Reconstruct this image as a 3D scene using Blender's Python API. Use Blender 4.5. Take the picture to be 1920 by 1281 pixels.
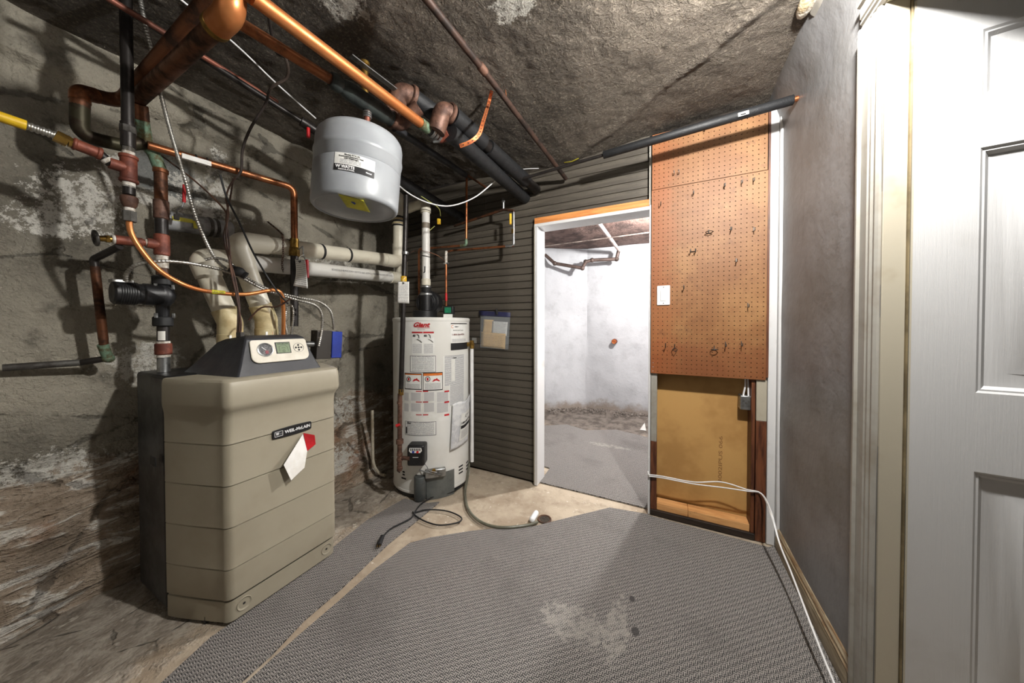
import bpy, bmesh, math, random
from mathutils import Vector, Matrix, noise as mnoise

for o in list(bpy.data.objects):
    bpy.data.objects.remove(o, do_unlink=True)
SC = bpy.context.scene
COL = SC.collection

# ------------------------------------------------------------------ camera
FPX, PX0, PY0 = 580.0, 960.0, 618.1          # focal length and principal point in pixels of a 1920x1281 frame
YAW, PITCH, CAMH = math.radians(26.565), math.radians(0.8), 1.18
cam = bpy.data.cameras.new('camera')
cam.sensor_fit = 'HORIZONTAL'; cam.sensor_width = 36.0
cam.lens = FPX / 1920 * 36.0
cam.shift_y = -(640.5 - PY0) / 1920
cam.clip_start = 0.02; cam.clip_end = 60
camo = bpy.data.objects.new('camera', cam); COL.objects.link(camo)
camo.location = (0, 0, CAMH)
camo.rotation_euler = (math.pi / 2 - PITCH, 0, YAW)
SC.camera = camo

# ------------------------------------------------------------------ world, exposure
w = bpy.data.worlds.new('world'); SC.world = w; w.use_nodes = True
w.node_tree.nodes['Background'].inputs[0].default_value = (0.9, 0.95, 1.0, 1)
w.node_tree.nodes['Background'].inputs[1].default_value = 0.05
SC.view_settings.view_transform = 'Standard'
SC.view_settings.look = 'None'
SC.view_settings.gamma = 1
SC.view_settings.use_curve_mapping = False
SC.view_settings.exposure = 1.08

def point_light(name, loc, power, radius, col):
    l = bpy.data.lights.new(name, 'POINT'); l.energy = power; l.shadow_soft_size = radius; l.color = col
    o = bpy.data.objects.new(name, l); COL.objects.link(o); o.location = loc
    return o
BULB = Vector((0.40, 0.90, 2.21))            # bare bulb under the ceiling, right above the door side of the room
BULB2 = Vector((0.10, 3.15, 2.06))           # bulb of the white back room, hidden behind the pegboard
FILLBULB = Vector((-0.75, -1.15, 2.18))         # unseen fill bulb, added behind the camera to lift the shadows
point_light('bulb_light', BULB, 72, 0.035, (1.0, 0.975, 0.935))
point_light('back_bulb_light', BULB2, 88, 0.04, (1.0, 0.985, 0.96))
point_light('rear_fill_light', FILLBULB, 2.0, 0.05, (1.0, 0.97, 0.93))

# ------------------------------------------------------------------ measuring helpers (photo pixel + a known plane -> metres)
SY, CY_ = math.sin(YAW), math.cos(YAW)
RIGHT = Vector((CY_, SY, 0)); FWDH = Vector((-SY, CY_, 0)); UPZ = Vector((0, 0, 1))
FWD = FWDH * math.cos(PITCH) - UPZ * math.sin(PITCH)
UPV = FWDH * math.sin(PITCH) + UPZ * math.cos(PITCH)
EYE = Vector((0, 0, CAMH))
def ray(px, py):
    return RIGHT * ((px - PX0) / FPX) + UPV * ((PY0 - py) / FPX) + FWD
def P(px, py, x=None, y=None, z=None, d=None):
    r = ray(px, py)
    if x is not None: t = x / r.x
    elif y is not None: t = y / r.y
    elif z is not None: t = (z - CAMH) / r.z
    else: t = d / r.dot(FWDH)
    return EYE + r * t
HX, HY, HR = -1.597, 1.835, 0.28            # water heater axis and radius
def PH(px, py, rad=HR):                     # point of the heater's jacket -> (angle, height)
    r = ray(px, py)
    a = r.x * r.x + r.y * r.y; b = -2 * (r.x * HX + r.y * HY); c = HX * HX + HY * HY - rad * rad
    D = max(b * b - 4 * a * c, 0)
    t = (-b - math.sqrt(D)) / (2 * a); p = EYE + r * t
    return math.atan2(p.y - HY, p.x - HX), p.z

def lin(v):
    v /= 255.0
    return v / 12.92 if v <= 0.04045 else ((v + 0.055) / 1.055) ** 2.4
def C(r, g, b): return (lin(r), lin(g), lin(b), 1)

# ------------------------------------------------------------------ material helpers
class NT:
    def __init__(s, name):
        s.m = bpy.data.materials.new(name); s.m.use_nodes = True
        s.t = s.m.node_tree; s.b = s.t.nodes['Principled BSDF']; s.tc = s.t.nodes.new('ShaderNodeTexCoord')
        s.obj = s.tc.outputs['Object']; s.uv = s.tc.outputs['UV']
    def link(s, v, sock):
        if isinstance(v, bpy.types.NodeSocket): s.t.links.new(v, sock)
        elif v is not None: sock.default_value = v
    def noise(s, scale, detail=4, rough=0.6, vec=None, dist=0.0, out=0):
        n = s.t.nodes.new('ShaderNodeTexNoise'); n.inputs['Scale'].default_value = scale
        n.inputs['Detail'].default_value = min(detail, 4); n.inputs['Roughness'].default_value = rough
        n.inputs['Distortion'].default_value = dist
        s.t.links.new(vec or s.obj, n.inputs['Vector']); return n.outputs[out]
    def voro(s, scale, vec=None, feature='F1', out='Distance'):
        n = s.t.nodes.new('ShaderNodeTexVoronoi'); n.feature = feature; n.inputs['Scale'].default_value = scale
        s.t.links.new(vec or s.obj, n.inputs['Vector']); return n.outputs[out]
    def mapping(s, vec=None, scale=(1, 1, 1), loc=(0, 0, 0), rot=(0, 0, 0)):
        n = s.t.nodes.new('ShaderNodeMapping'); s.t.links.new(vec or s.obj, n.inputs['Vector'])
        n.inputs['Scale'].default_value = scale; n.inputs['Location'].default_value = loc; n.inputs['Rotation'].default_value = rot
        return n.outputs[0]
    def math(s, op, a, b=None, c=None, clamp=False):
        n = s.t.nodes.new('ShaderNodeMath'); n.operation = op; n.use_clamp = clamp
        s.link(a, n.inputs[0]); s.link(b, n.inputs[1]); s.link(c, n.inputs[2]); return n.outputs[0]
    def sep(s, vec=None):
        n = s.t.nodes.new('ShaderNodeSeparateXYZ'); s.t.links.new(vec or s.obj, n.inputs[0]); return n.outputs
    def comb(s, x, y, z):
        n = s.t.nodes.new('ShaderNodeCombineXYZ')
        for v, i in zip((x, y, z), n.inputs): s.link(v, i)
        return n.outputs[0]
    def rng(s, v, a, b, c=0.0, d=1.0, smooth=True):
        n = s.t.nodes.new('ShaderNodeMapRange'); n.interpolation_type = 'SMOOTHSTEP' if smooth else 'LINEAR'
        s.link(v, n.inputs[0])
        for i, q in zip((1, 2, 3, 4), (a, b, c, d)): n.inputs[i].default_value = q
        return n.outputs[0]
    def mix(s, f, a, b, mode='MIX'):
        n = s.t.nodes.new('ShaderNodeMix'); n.data_type = 'RGBA'; n.blend_type = mode
        s.link(f, n.inputs[0]); s.link(a, n.inputs[6]); s.link(b, n.inputs[7]); return n.outputs[2]
    def blob(s, cy, cz, ry, rz, axes=(1, 2), nz=None, amt=0.6):
        o = s.sep(); u = s.math('DIVIDE', s.math('SUBTRACT', o[axes[0]], cy), ry)
        v = s.math('DIVIDE', s.math('SUBTRACT', o[axes[1]], cz), rz)
        r = s.math('SQRT', s.math('ADD', s.math('MULTIPLY', u, u), s.math('MULTIPLY', v, v)))
        m = s.math('SUBTRACT', 1.0, r)
        if nz is not None: m = s.math('ADD', m, s.math('MULTIPLY', s.math('SUBTRACT', nz, 0.5), amt * 4))
        return s.rng(m, 0.0, 0.35)
    def bump(s, h, strength=0.3, dist=0.01):
        n = s.t.nodes.new('ShaderNodeBump'); n.inputs['Strength'].default_value = strength
        n.inputs['Distance'].default_value = dist; s.t.links.new(h, n.inputs['Height'])
        if s.b.inputs['Normal'].is_linked: s.t.links.new(s.b.inputs['Normal'].links[0].from_socket, n.inputs['Normal'])
        s.t.links.new(n.outputs[0], s.b.inputs['Normal'])
    def set(s, col=None, rough=None, metal=None, **kw):
        s.link(col, s.b.inputs['Base Color']); s.link(rough, s.b.inputs['Roughness']); s.link(metal, s.b.inputs['Metallic'])
        for k, v in kw.items(): s.link(v, s.b.inputs[k.replace('_', ' ')])
        return s.m
MATS = {}
def pbr(name, a, b=None, rough=0.5, metal=0.0, scale=8, lo=0.4, hi=0.62, bump=0.0, bscale=120, bdist=0.003, rvar=0.1, **kw):
    """two-tone worn surface: colour a with patches of colour b, fine relief"""
    if name in MATS: return MATS[name]
    n = NT(name)
    if b is None: b = tuple(min(1, q * 0.78) for q in a[:3]) + (1,)
    f = n.rng(n.noise(scale, 6, 0.65), lo, hi)
    n.set(n.mix(f, a, b), n.math('ADD', n.math('MULTIPLY', f, rvar), rough, clamp=True), metal, **kw)
    if bump: n.bump(n.noise(bscale, 3, 0.6), bump, bdist)
    MATS[name] = n.m
    return n.m

# ------------------------------------------------------------------ mesh helpers
def ortho(d):
    d = Vector(d).normalized(); a = Vector((0, 0, 1)) if abs(d.z) < 0.9 else Vector((1, 0, 0))
    u = d.cross(a).normalized(); return u, d.cross(u).normalized()
def fillet_path(pts, fil, seg=6):
    pts = [Vector(p) for p in pts]
    if fil <= 0 or len(pts) < 3: return pts
    out = [pts[0]]
    for i in range(1, len(pts) - 1):
        p, a, b = pts[i], pts[i - 1], pts[i + 1]
        u, v = (a - p), (b - p); lu, lv = u.length, v.length; u.normalize(); v.normalize()
        ang = u.angle(v)
        if ang > 3.1: out.append(p); continue
        t = min(fil / math.tan(ang / 2), lu * 0.48, lv * 0.48)
        s, e = p + u * t, p + v * t
        for k in range(seg + 1):
            q = k / seg
            out.append(s * (1 - q) ** 2 + p * 2 * q * (1 - q) + e * q * q)
    out.append(pts[-1]); return out
def smooth_path(pts, step=0.012):
    pts = [Vector(p) for p in pts]; out = []
    for i in range(len(pts) - 1):
        p0 = pts[max(i - 1, 0)]; p1 = pts[i]; p2 = pts[i + 1]; p3 = pts[min(i + 2, len(pts) - 1)]
        n = max(2, int((p2 - p1).length / step))
        for k in range(n):
            t = k / n
            out.append(0.5 * ((2 * p1) + (p2 - p0) * t + (2 * p0 - 5 * p1 + 4 * p2 - p3) * t * t + (3 * p1 - p0 - 3 * p2 + p3) * t ** 3))
    out.append(pts[-1]); return out
def resample(path, step):
    out = [path[0]]; acc = 0.0
    for a, b in zip(path, path[1:]):
        L = (b - a).length
        if L == 0: continue
        pos = step - acc
        while pos <= L:
            out.append(a.lerp(b, pos / L)); pos += step
        acc = L - (pos - step)
    return out

class MB:
    """collects shapes, then links them as ONE mesh object"""
    def __init__(s): s.v = []; s.f = []; s.uv = None
    def add(s, v, f):
        n = len(s.v); s.v += [Vector(p) for p in v]; s.f += [tuple(i + n for i in q) for q in f]; return s
    def box(s, lo, hi, frame=None):
        x0, y0, z0 = lo; x1, y1, z1 = hi
        v = [Vector(p) for p in ((x0, y0, z0), (x1, y0, z0), (x1, y1, z0), (x0, y1, z0), (x0, y0, z1), (x1, y0, z1), (x1, y1, z1), (x0, y1, z1))]
        if frame: v = [frame @ p for p in v]
        return s.add(v, [(0, 3, 2, 1), (4, 5, 6, 7), (0, 1, 5, 4), (1, 2, 6, 5), (2, 3, 7, 6), (3, 0, 4, 7)])
    def path(s, path, r, n=12, cap=True, flat=None):
        path = [Vector(p) for p in path]; m = len(path); T = []
        for i in range(m):
            d = path[min(i + 1, m - 1)] - path[max(i - 1, 0)]
            T.append(d.normalized() if d.length > 1e-9 else (T[-1] if T else Vector((0, 0, 1))))
        u, w_ = ortho(T[0]); v = []; fc = []
        for i in range(m):
            if i:
                q = T[i - 1].rotation_difference(T[i]); u = q @ u; u = (u - T[i] * u.dot(T[i])).normalized()
            w_ = T[i].cross(u); ri = r(i, m) if callable(r) else r
            for k in range(n):
                a = 2 * math.pi * k / n
                v.append(path[i] + (u * math.cos(a) + w_ * math.sin(a) * (flat or 1)) * ri)
        for i in range(m - 1):
            for k in range(n):
                k2 = (k + 1) % n
                fc.append((i * n + k, i * n + k2, (i + 1) * n + k2, (i + 1) * n + k))
        if cap: fc.append(tuple(reversed(range(n)))); fc.append(tuple(range((m - 1) * n, m * n)))
        return s.add(v, fc)
    def pipe(s, pts, r, fil=0.04, n=14, seg=6): return s.path(fillet_path(pts, fil, seg), r, n)
    def wire(s, pts, r, n=7, step=0.015): return s.path(smooth_path(pts, step), r, n)
    def conduit(s, pts, r, pitch=0.009, n=10):
        """ribbed flexible steel conduit"""
        p = resample(smooth_path(pts, 0.008), pitch / 4)
        return s.path(p, lambda i, m: r * (1, 1.0, 0.80, 0.80)[i % 4], n)
    def lathe(s, prof, o, axis=(0, 0, 1), n=32, a0=0.0, a1=None):
        """prof: list of (radius, distance along axis)"""
        axis = Vector(axis).normalized(); o = Vector(o); u, w_ = ortho(axis)
        if abs(axis.z) > 0.99: u, w_ = Vector((1, 0, 0)), Vector((0, 1, 0))
        full = a1 is None; a1 = a1 if a1 is not None else 2 * math.pi; m = n if full else n + 1; v = []; fc = []
        for r, h in prof:
            for k in range(m):
                a = a0 + (a1 - a0) * k / n
                v.append(o + axis * h + (u * math.cos(a) + w_ * math.sin(a)) * max(r, 1e-5))
        for i in range(len(prof) - 1):
            for k in range(n):
                k2 = (k + 1) % m
                fc.append((i * m + k, i * m + k2, (i + 1) * m + k2, (i + 1) * m + k))
        return s.add(v, fc)
    def cyl(s, a, b, r, n=16, r2=None, bev=0.0):
        a, b = Vector(a), Vector(b); L = (b - a).length; r2 = r if r2 is None else r2
        if bev: pr = [(0, 0), (r - bev, 0), (r, bev), (r2, L - bev), (r2 - bev, L), (0, L)]
        else: pr = [(0, 0), (r, 0), (r2, L), (0, L)]
        return s.lathe(pr, a, b - a, n)
    def hexnut(s, a, b, r): return s.cyl(a, b, r, 6)
    def prism(s, poly, z0, z1, fr=None):
        """extrude a 2D outline; fr maps (u,v,w) to space"""
        n = len(poly); fr = fr or (lambda u, v, w_: Vector((u, v, w_)))
        v = [fr(p[0], p[1], z0) for p in poly] + [fr(p[0], p[1], z1) for p in poly]
        f = [tuple(reversed(range(n))), tuple(range(n, 2 * n))] + [(i, (i + 1) % n, n + (i + 1) % n, n + i) for i in range(n)]
        return s.add(v, f)
    def torus(s, o, axis, R, r, n=20, m=8):
        u, w_ = ortho(axis); o = Vector(o)
        p = [o + (u * math.cos(2 * math.pi * k / n) + w_ * math.sin(2 * math.pi * k / n)) * R for k in range(n)]
        ax = Vector(axis).normalized(); v = []; f = []
        for k in range(n):
            e = (p[k] - o).normalized()
            for j in range(m):
                a = 2 * math.pi * j / m; v.append(p[k] + e * math.cos(a) * r + ax * math.sin(a) * r)
        for k in range(n):
            for j in range(m):
                f.append((k * m + j, k * m + (j + 1) % m, ((k + 1) % n) * m + (j + 1) % m, ((k + 1) % n) * m + j))
        return s.add(v, f)
    def sphere(s, o, r, n=16, m=10, sq=(1, 1, 1)):
        pr = []
        v = []; f = []; o = Vector(o)
        for i in range(m + 1):
            t = math.pi * i / m
            for k in range(n):
                a = 2 * math.pi * k / n
                v.append(o + Vector((math.sin(t) * math.cos(a) * sq[0], math.sin(t) * math.sin(a) * sq[1], math.cos(t) * sq[2])) * r)
        for i in range(m):
            for k in range(n):
                f.append((i * n + k, (i + 1) * n + k, (i + 1) * n + (k + 1) % n, i * n + (k + 1) % n))
        return s.add(v, f)
    def grid(s, fn, nu, nv, uv=False):
        v = [fn(i / nu, j / nv) for j in range(nv + 1) for i in range(nu + 1)]
        f = [(j * (nu + 1) + i, j * (nu + 1) + i + 1, (j + 1) * (nu + 1) + i + 1, (j + 1) * (nu + 1) + i) for j in range(nv) for i in range(nu)]
        if uv: s.uv = [(i / nu, j / nv) for j in range(nv + 1) for i in range(nu + 1)]
        return s.add(v, f)
    def mesh(s, name, mat, sharp=35, merge=False):
        me = bpy.data.meshes.new(name); me.from_pydata([tuple(p) for p in s.v], [], s.f); me.validate(clean_customdata=False)
        bm = bmesh.new(); bm.from_mesh(me)
        if merge: bmesh.ops.remove_doubles(bm, verts=bm.verts, dist=1e-5)
        if s.uv is None: bmesh.ops.recalc_face_normals(bm, faces=bm.faces)
        bm.to_mesh(me); bm.free()
        if s.uv:
            l = me.uv_layers.new(name='UVMap')
            for lp in me.loops: l.data[lp.index].uv = s.uv[lp.vertex_index]
        for p in me.polygons: p.use_smooth = True
        me.set_sharp_from_angle(angle=math.radians(sharp))
        if mat: me.materials.append(mat)
        return me
    def build(s, name, mat, parent=None, sharp=35, bevel=0.0, label=None, merge=False):
        o = bpy.data.objects.new(name, s.mesh(name, mat, sharp, merge)); COL.objects.link(o); attach(o, parent)
        if bevel:
            md = o.modifiers.new('bevel', 'BEVEL'); md.width = bevel; md.segments = 2; md.limit_method = 'ANGLE'; md.angle_limit = math.radians(40)
        if label: o['label'] = label
        return o
def attach(o, parent):
    if parent is not None:
        o.parent = parent
        if parent.type == 'EMPTY': o.matrix_parent_inverse = Matrix.Translation(-Vector(parent.location))
def tag(o, label, cat, group=None, kind=None):
    o['label'] = label; o['category'] = cat
    if group: o['group'] = group
    if kind: o['kind'] = kind
    return o
def thing(name, label, cat, loc, group=None):
    o = bpy.data.objects.new(name, None); COL.objects.link(o); o.location = loc; o.empty_display_size = 0.05
    return tag(o, label, cat, group)
def struct(name, mb, mat, label, cat, **kw):
    o = mb.build(name, mat, **kw); return tag(o, label, cat, kind='structure')
def frame(o, u, v, w_=None):
    """matrix whose columns are the axes u, v, w at o"""
    u = Vector(u).normalized(); v = Vector(v); v = (v - u * v.dot(u)).normalized(); w_ = u.cross(v)
    m = Matrix((u, v, w_)).transposed().to_4x4(); m.translation = Vector(o); return m
_tc = {}
def text_shape(txt, size, shear=0.0, bold=0.0, width=None):
    cu = bpy.data.curves.new('t', 'FONT'); cu.body = txt; cu.size = size; cu.shear = shear; cu.offset = bold
    cu.align_x = 'CENTER'; cu.align_y = 'CENTER'; cu.resolution_u = 3
    ob = bpy.data.objects.new('t', cu); COL.objects.link(ob)
    dg = bpy.context.evaluated_depsgraph_get(); me = ob.evaluated_get(dg).to_mesh()
    v = [Vector(p.co) for p in me.vertices]; f = [tuple(p.vertices) for p in me.polygons]
    bpy.data.objects.remove(ob, do_unlink=True); bpy.data.curves.remove(cu)
    if width and v:
        x0 = min(p.x for p in v); x1 = max(p.x for p in v); k = width / (x1 - x0); c = (x0 + x1) / 2
        for p in v: p.x = (p.x - c) * k
    return v, f
def lettering(txt, size, mat, parent, fr, shear=0.0, bold=0.0, width=None, name='lettering'):
    v, f = text_shape(txt, size, shear, bold, width)
    return MB().add([fr @ p if isinstance(fr, Matrix) else fr(p) for p in v], f).build(name, mat, parent)
R_ = random.Random(7)
# ================================================================== materials of the setting
def m_wall_left():
    n = NT('old_concrete'); o = n.sep()
    big = n.noise(1.7, 5, 0.6); mid = n.noise(7, 6, 0.7); fine = n.noise(60, 6, 0.75); grit = n.noise(240, 3, 0.7)
    col = n.mix(n.rng(big, 0.35, 0.65), C(164, 158, 143), C(122, 117, 105))
    col = n.mix(n.math('MULTIPLY', n.rng(mid, 0.5, 0.72), 0.7), col, C(76, 72, 64))
    col = n.mix(n.math('MULTIPLY', n.rng(fine, 0.52, 0.75), 0.45), col, C(168, 160, 142))
    # brown rubble footing below the render, streaked along the wall
    st = n.noise(5, 7, 0.7, n.mapping(scale=(1, 0.8, 3.2), rot=(0.35, 0, 0)), 0.6)
    low = n.mix(n.rng(st, 0.36, 0.52), C(134, 118, 100), C(164, 148, 130))
    low = n.mix(n.rng(st, 0.53, 0.60), low, C(216, 210, 200))
    low = n.mix(n.math('MULTIPLY', n.rng(n.noise(3.1, 4, 0.6, n.mapping(loc=(4, 2, 1))), 0.55, 0.66), 0.6), low, C(140, 92, 56))
    low = n.mix(n.math('MULTIPLY', n.rng(n.noise(2.3, 4, 0.6, n.mapping(loc=(1, 7, 3))), 0.55, 0.68), 0.45), low, C(96, 84, 72))
    edge = n.math('ADD', n.math('ADD', o[2], n.math('MULTIPLY', n.math('SUBTRACT', n.noise(4.5, 5, 0.7), 0.5), 0.35)), n.math('MULTIPLY', o[1], -0.05))
    col = n.mix(n.rng(edge, 0.56, 0.50), col, low)
    arch = n.blob(0.63, 1.93, 0.17, 0.15, nz=n.noise(6, 4, 0.6), amt=0.25)
    col = n.mix(n.math('MULTIPLY', arch, 0.8), col, C(112, 116, 116))
    # white salt bloom
    nz = n.noise(30, 4, 0.85)
    salt = None
    for b in ((0.37, 1.70, 0.12, 0.13), (0.30, 1.60, 0.12, 0.06), (0.47, 1.88, 0.05, 0.08), (0.27, 0.60, 0.14, 0.06), (0.83, 2.00, 0.05, 0.16), (0.72, 1.93, 0.13, 0.05), (1.45, 0.52, 0.30, 0.09),
              (1.3, 0.22, 0.28, 0.09), (0.70, 1.80, 0.25, 0.06), (1.55, 1.62, 0.18, 0.10), (0.55, 1.00, 0.12, 0.10)):
        q = n.blob(b[0], b[1], b[2], b[3], nz=nz, amt=0.8); salt = q if salt is None else n.math('MAXIMUM', salt, q)
    col = n.mix(n.math('MULTIPLY', n.math('MULTIPLY', salt, n.rng(nz, 0.40, 0.55)), 0.95), col, C(206, 203, 194))
    # hairline cracks and block joints
    cr = n.voro(1.3, n.mapping(scale=(1, 1, 1.6)), 'DISTANCE_TO_EDGE')
    crack = n.rng(n.math('ADD', cr, n.math('MULTIPLY', n.math('SUBTRACT', n.noise(9, 4), 0.5), 0.12)), 0.0, 0.012, 1, 0)
    col = n.mix(n.math('MULTIPLY', crack, 0.5), col, C(34, 30, 26))
    n.set(col, 0.9)
    n.bump(fine, 0.7, 0.010); n.bump(n.noise(9, 8, 0.75), 0.8, 0.035); n.bump(grit, 0.35, 0.004)
    n.bump(n.math('MULTIPLY', n.rng(edge, 0.56, 0.50), st), 0.9, 0.05); n.bump(n.math('SUBTRACT', 1.0, crack), 0.6, 0.006)
    return n.m
def m_ceiling():
    n = NT('dark_stippled_plaster'); o = n.sep()
    big = n.noise(1.6, 5, 0.6); fine = n.noise(75, 7, 0.75); mid = n.noise(16, 6, 0.7, dist=0.6)
    col = n.mix(n.rng(big, 0.36, 0.62), C(116, 106, 94), C(84, 75, 65))
    col = n.mix(n.math('MULTIPLY', n.rng(fine, 0.48, 0.74), 0.75), col, C(176, 166, 148))
    col = n.mix(n.math('MULTIPLY', n.rng(mid, 0.55, 0.78), 0.55), col, C(52, 44, 38))
    nz = n.noise(22, 7, 0.8); chip = None
    for b in ((-1.08, 0.77, 0.09, 0.07), (-0.52, 1.06, 0.09, 0.06)):
        q = n.blob(b[0], b[1], b[2], b[3], axes=(0, 1), nz=nz, amt=0.9); chip = q if chip is None else n.math('MAXIMUM', chip, q)
    col = n.mix(chip, col, C(206, 202, 192))
    col = n.mix(n.rng(n.noise(30, 4, 0.7), 0.71, 0.75), col, C(30, 26, 22))
    n.set(col, 0.75)
    n.bump(fine, 1.0, 0.026); n.bump(mid, 1.0, 0.04); n.bump(n.noise(190, 4, 0.7), 0.8, 0.008)
    return n.m
def m_floor():
    n = NT('bare_concrete_floor'); o = n.sep()
    big = n.noise(2.2, 5, 0.65); mid = n.noise(11, 7, 0.72); fine = n.noise(90, 5, 0.7)
    dirt = n.noise(6.5, 8, 0.75, n.mapping(scale=(1.5, 1.3, 1), rot=(0, 0, 0.5)), 0.2)
    tan = n.mix(n.rng(big, 0.38, 0.62), C(186, 172, 152), C(156, 140, 120))
    tan = n.mix(n.math('MULTIPLY', n.rng(mid, 0.5, 0.7), 0.55), tan, C(132, 116, 98))
    tan = n.mix(n.math('MULTIPLY', n.rng(n.noise(26, 7, 0.8), 0.6, 0.7), 0.8), tan, C(218, 212, 200))
    grim = n.mix(n.rng(dirt, 0.34, 0.62), C(172, 163, 150), C(128, 118, 106))
    grim = n.mix(n.rng(dirt, 0.58, 0.68), grim, C(196, 188, 175))
    grim = n.mix(n.math('MULTIPLY', n.rng(mid, 0.56, 0.68), 0.7), grim, C(94, 86, 77))
    left = n.rng(n.math('ADD', o[0], n.math('MULTIPLY', n.math('SUBTRACT', mid, 0.5), 0.5)), -1.72, -1.52, 1, 0)
    col = n.mix(left, tan, grim)
    # bare gritty earth along the walls of the back room
    back = n.rng(n.math('ADD', o[1], n.math('MULTIPLY', n.math('SUBTRACT', n.noise(3, 5), 0.5), 1.2)), 3.15, 3.6)
    col = n.mix(back, col, n.mix(n.rng(mid, 0.4, 0.62), C(118, 109, 101), C(84, 76, 69)))
    cr = n.voro(3.4, n.mapping(scale=(1.3, 1.0, 1), rot=(0, 0, 0.3)), 'DISTANCE_TO_EDGE')
    crack = n.rng(n.math('ADD', cr, n.math('MULTIPLY', n.math('SUBTRACT', n.noise(7, 5), 0.5), 0.25)), 0.0, 0.02, 1, 0)
    col = n.mix(n.math('MULTIPLY', n.math('MULTIPLY', crack, left), 0.45), col, C(26, 22, 18))
    n.set(col, 0.85)
    n.bump(mid, 0.35, 0.012); n.bump(fine, 0.4, 0.004); n.bump(n.math('MULTIPLY', left, n.math('SUBTRACT', dirt, n.math('MULTIPLY', crack, 0.3))), 0.8, 0.025)
    return n.m
def m_carpet():
    n = NT('basket_weave_carpet')
    wv = n.noise(26, 3, 0.6, out=1)
    vec = n.t.nodes.new('ShaderNodeVectorMath'); vec.operation = 'MULTIPLY_ADD'
    n.t.links.new(wv, vec.inputs[0]); vec.inputs[1].default_value = (0.011, 0.011, 0); n.t.links.new(n.mapping(rot=(0, 0, 0.06)), vec.inputs[2])
    o = n.sep(vec.outputs[0]); B = 0.0125
    bx = n.math('FLOOR', n.math('DIVIDE', o[0], B)); by = n.math('FLOOR', n.math('DIVIDE', o[1], B))
    odd = n.math('ABSOLUTE', n.math('MODULO', n.math('ADD', bx, by), 2.0))
    sx = n.math('SINE', n.math('MULTIPLY', o[0], 2 * math.pi * 2.0 / B)); sy = n.math('SINE', n.math('MULTIPLY', o[1], 2 * math.pi * 2.0 / B))
    s = n.math('ADD', n.math('MULTIPLY', sx, odd), n.math('MULTIPLY', sy, n.math('SUBTRACT', 1.0, odd)))
    fuzz = n.noise(300, 4, 0.85)
    s = n.math('ADD', s, n.math('MULTIPLY', n.math('SUBTRACT', fuzz, 0.5), 5.0))
    col = n.mix(n.rng(s, -0.75, 0.8), C(26, 24, 23), C(186, 179, 173))
    big = n.noise(2.1, 5, 0.6)
    col = n.mix(n.math('MULTIPLY', n.rng(big, 0.5, 0.7), 0.35), col, C(70, 64, 60))
    # scuffed paint and dark spots
    nz = n.noise(28, 7, 0.8)
    w_ = n.math('MAXIMUM', n.blob(-0.31, 1.18, 0.16, 0.09, (0, 1), nz, 0.5), n.blob(-0.165, 1.24, 0.045, 0.16, (0, 1), nz, 0.5))
    w_ = n.math('MAXIMUM', w_, n.blob(-0.50, 3.10, 0.22, 0.05, (0, 1), nz, 0.4))
    col = n.mix(n.math('MULTIPLY', n.math('MULTIPLY', w_, n.rng(nz, 0.38, 0.6)), 0.4), col, C(214, 208, 197))
    k_ = n.math('MAXIMUM', n.blob(-0.10, 1.255, 0.016, 0.024, (0, 1), nz, 0.2), n.blob(-0.125, 1.40, 0.014, 0.02, (0, 1), nz, 0.2))
    col = n.mix(n.math('MULTIPLY', k_, 0.9), col, C(40, 34, 32))
    n.set(col, 0.95, Sheen_Weight=0.15)
    n.bump(s, 0.7, 0.004)
    return n.m
def m_boards():
    n = NT('dark_stained_boards')
    info = n.t.nodes.new('ShaderNodeObjectInfo'); rnd = info.outputs['Random']
    g = n.noise(9, 6, 0.7, n.mapping(scale=(0.35, 4, 4)), 0.4); sp = n.noise(32, 6, 0.75)
    col = n.mix(n.rng(g, 0.34, 0.66), C(88, 82, 72), C(68, 62, 54))
    col = n.mix(n.math('MULTIPLY', rnd, 0.35), col, C(56, 51, 44))
    col = n.mix(n.math('MULTIPLY', n.rng(sp, 0.58, 0.72), 0.6), col, C(40, 36, 31))
    col = n.mix(n.rng(n.noise(21, 3, 0.6), 0.74, 0.77), col, C(190, 180, 164))
    n.set(col, 0.62); n.bump(g, 0.35, 0.004); n.bump(n.noise(140, 4, 0.7), 0.25, 0.002)
    return n.m
def m_white_room():
    n = NT('whitewashed_plaster'); mid = n.noise(6, 6, 0.7); f = n.noise(34, 7, 0.8)
    o = n.sep()
    col = n.mix(n.rng(mid, 0.45, 0.75), C(180, 181, 184), C(168, 168, 171))
    col = n.mix(n.math('MULTIPLY', n.rng(f, 0.64, 0.74), 0.5), col, C(160, 152, 146))
    col = n.mix(n.rng(n.noise(17, 6, 0.8), 0.71, 0.735), col, C(62, 54, 48))
    foot = n.rng(n.math('ADD', o[2], n.math('MULTIPLY', n.math('SUBTRACT', mid, 0.5), 0.35)), 0.02, 0.16, 1, 0)
    col = n.mix(n.math('MULTIPLY', foot, 0.75), col, C(126, 108, 88))
    n.set(col, 0.75); n.bump(mid, 0.35, 0.02); n.bump(f, 0.4, 0.006)
    return n.m
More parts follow.
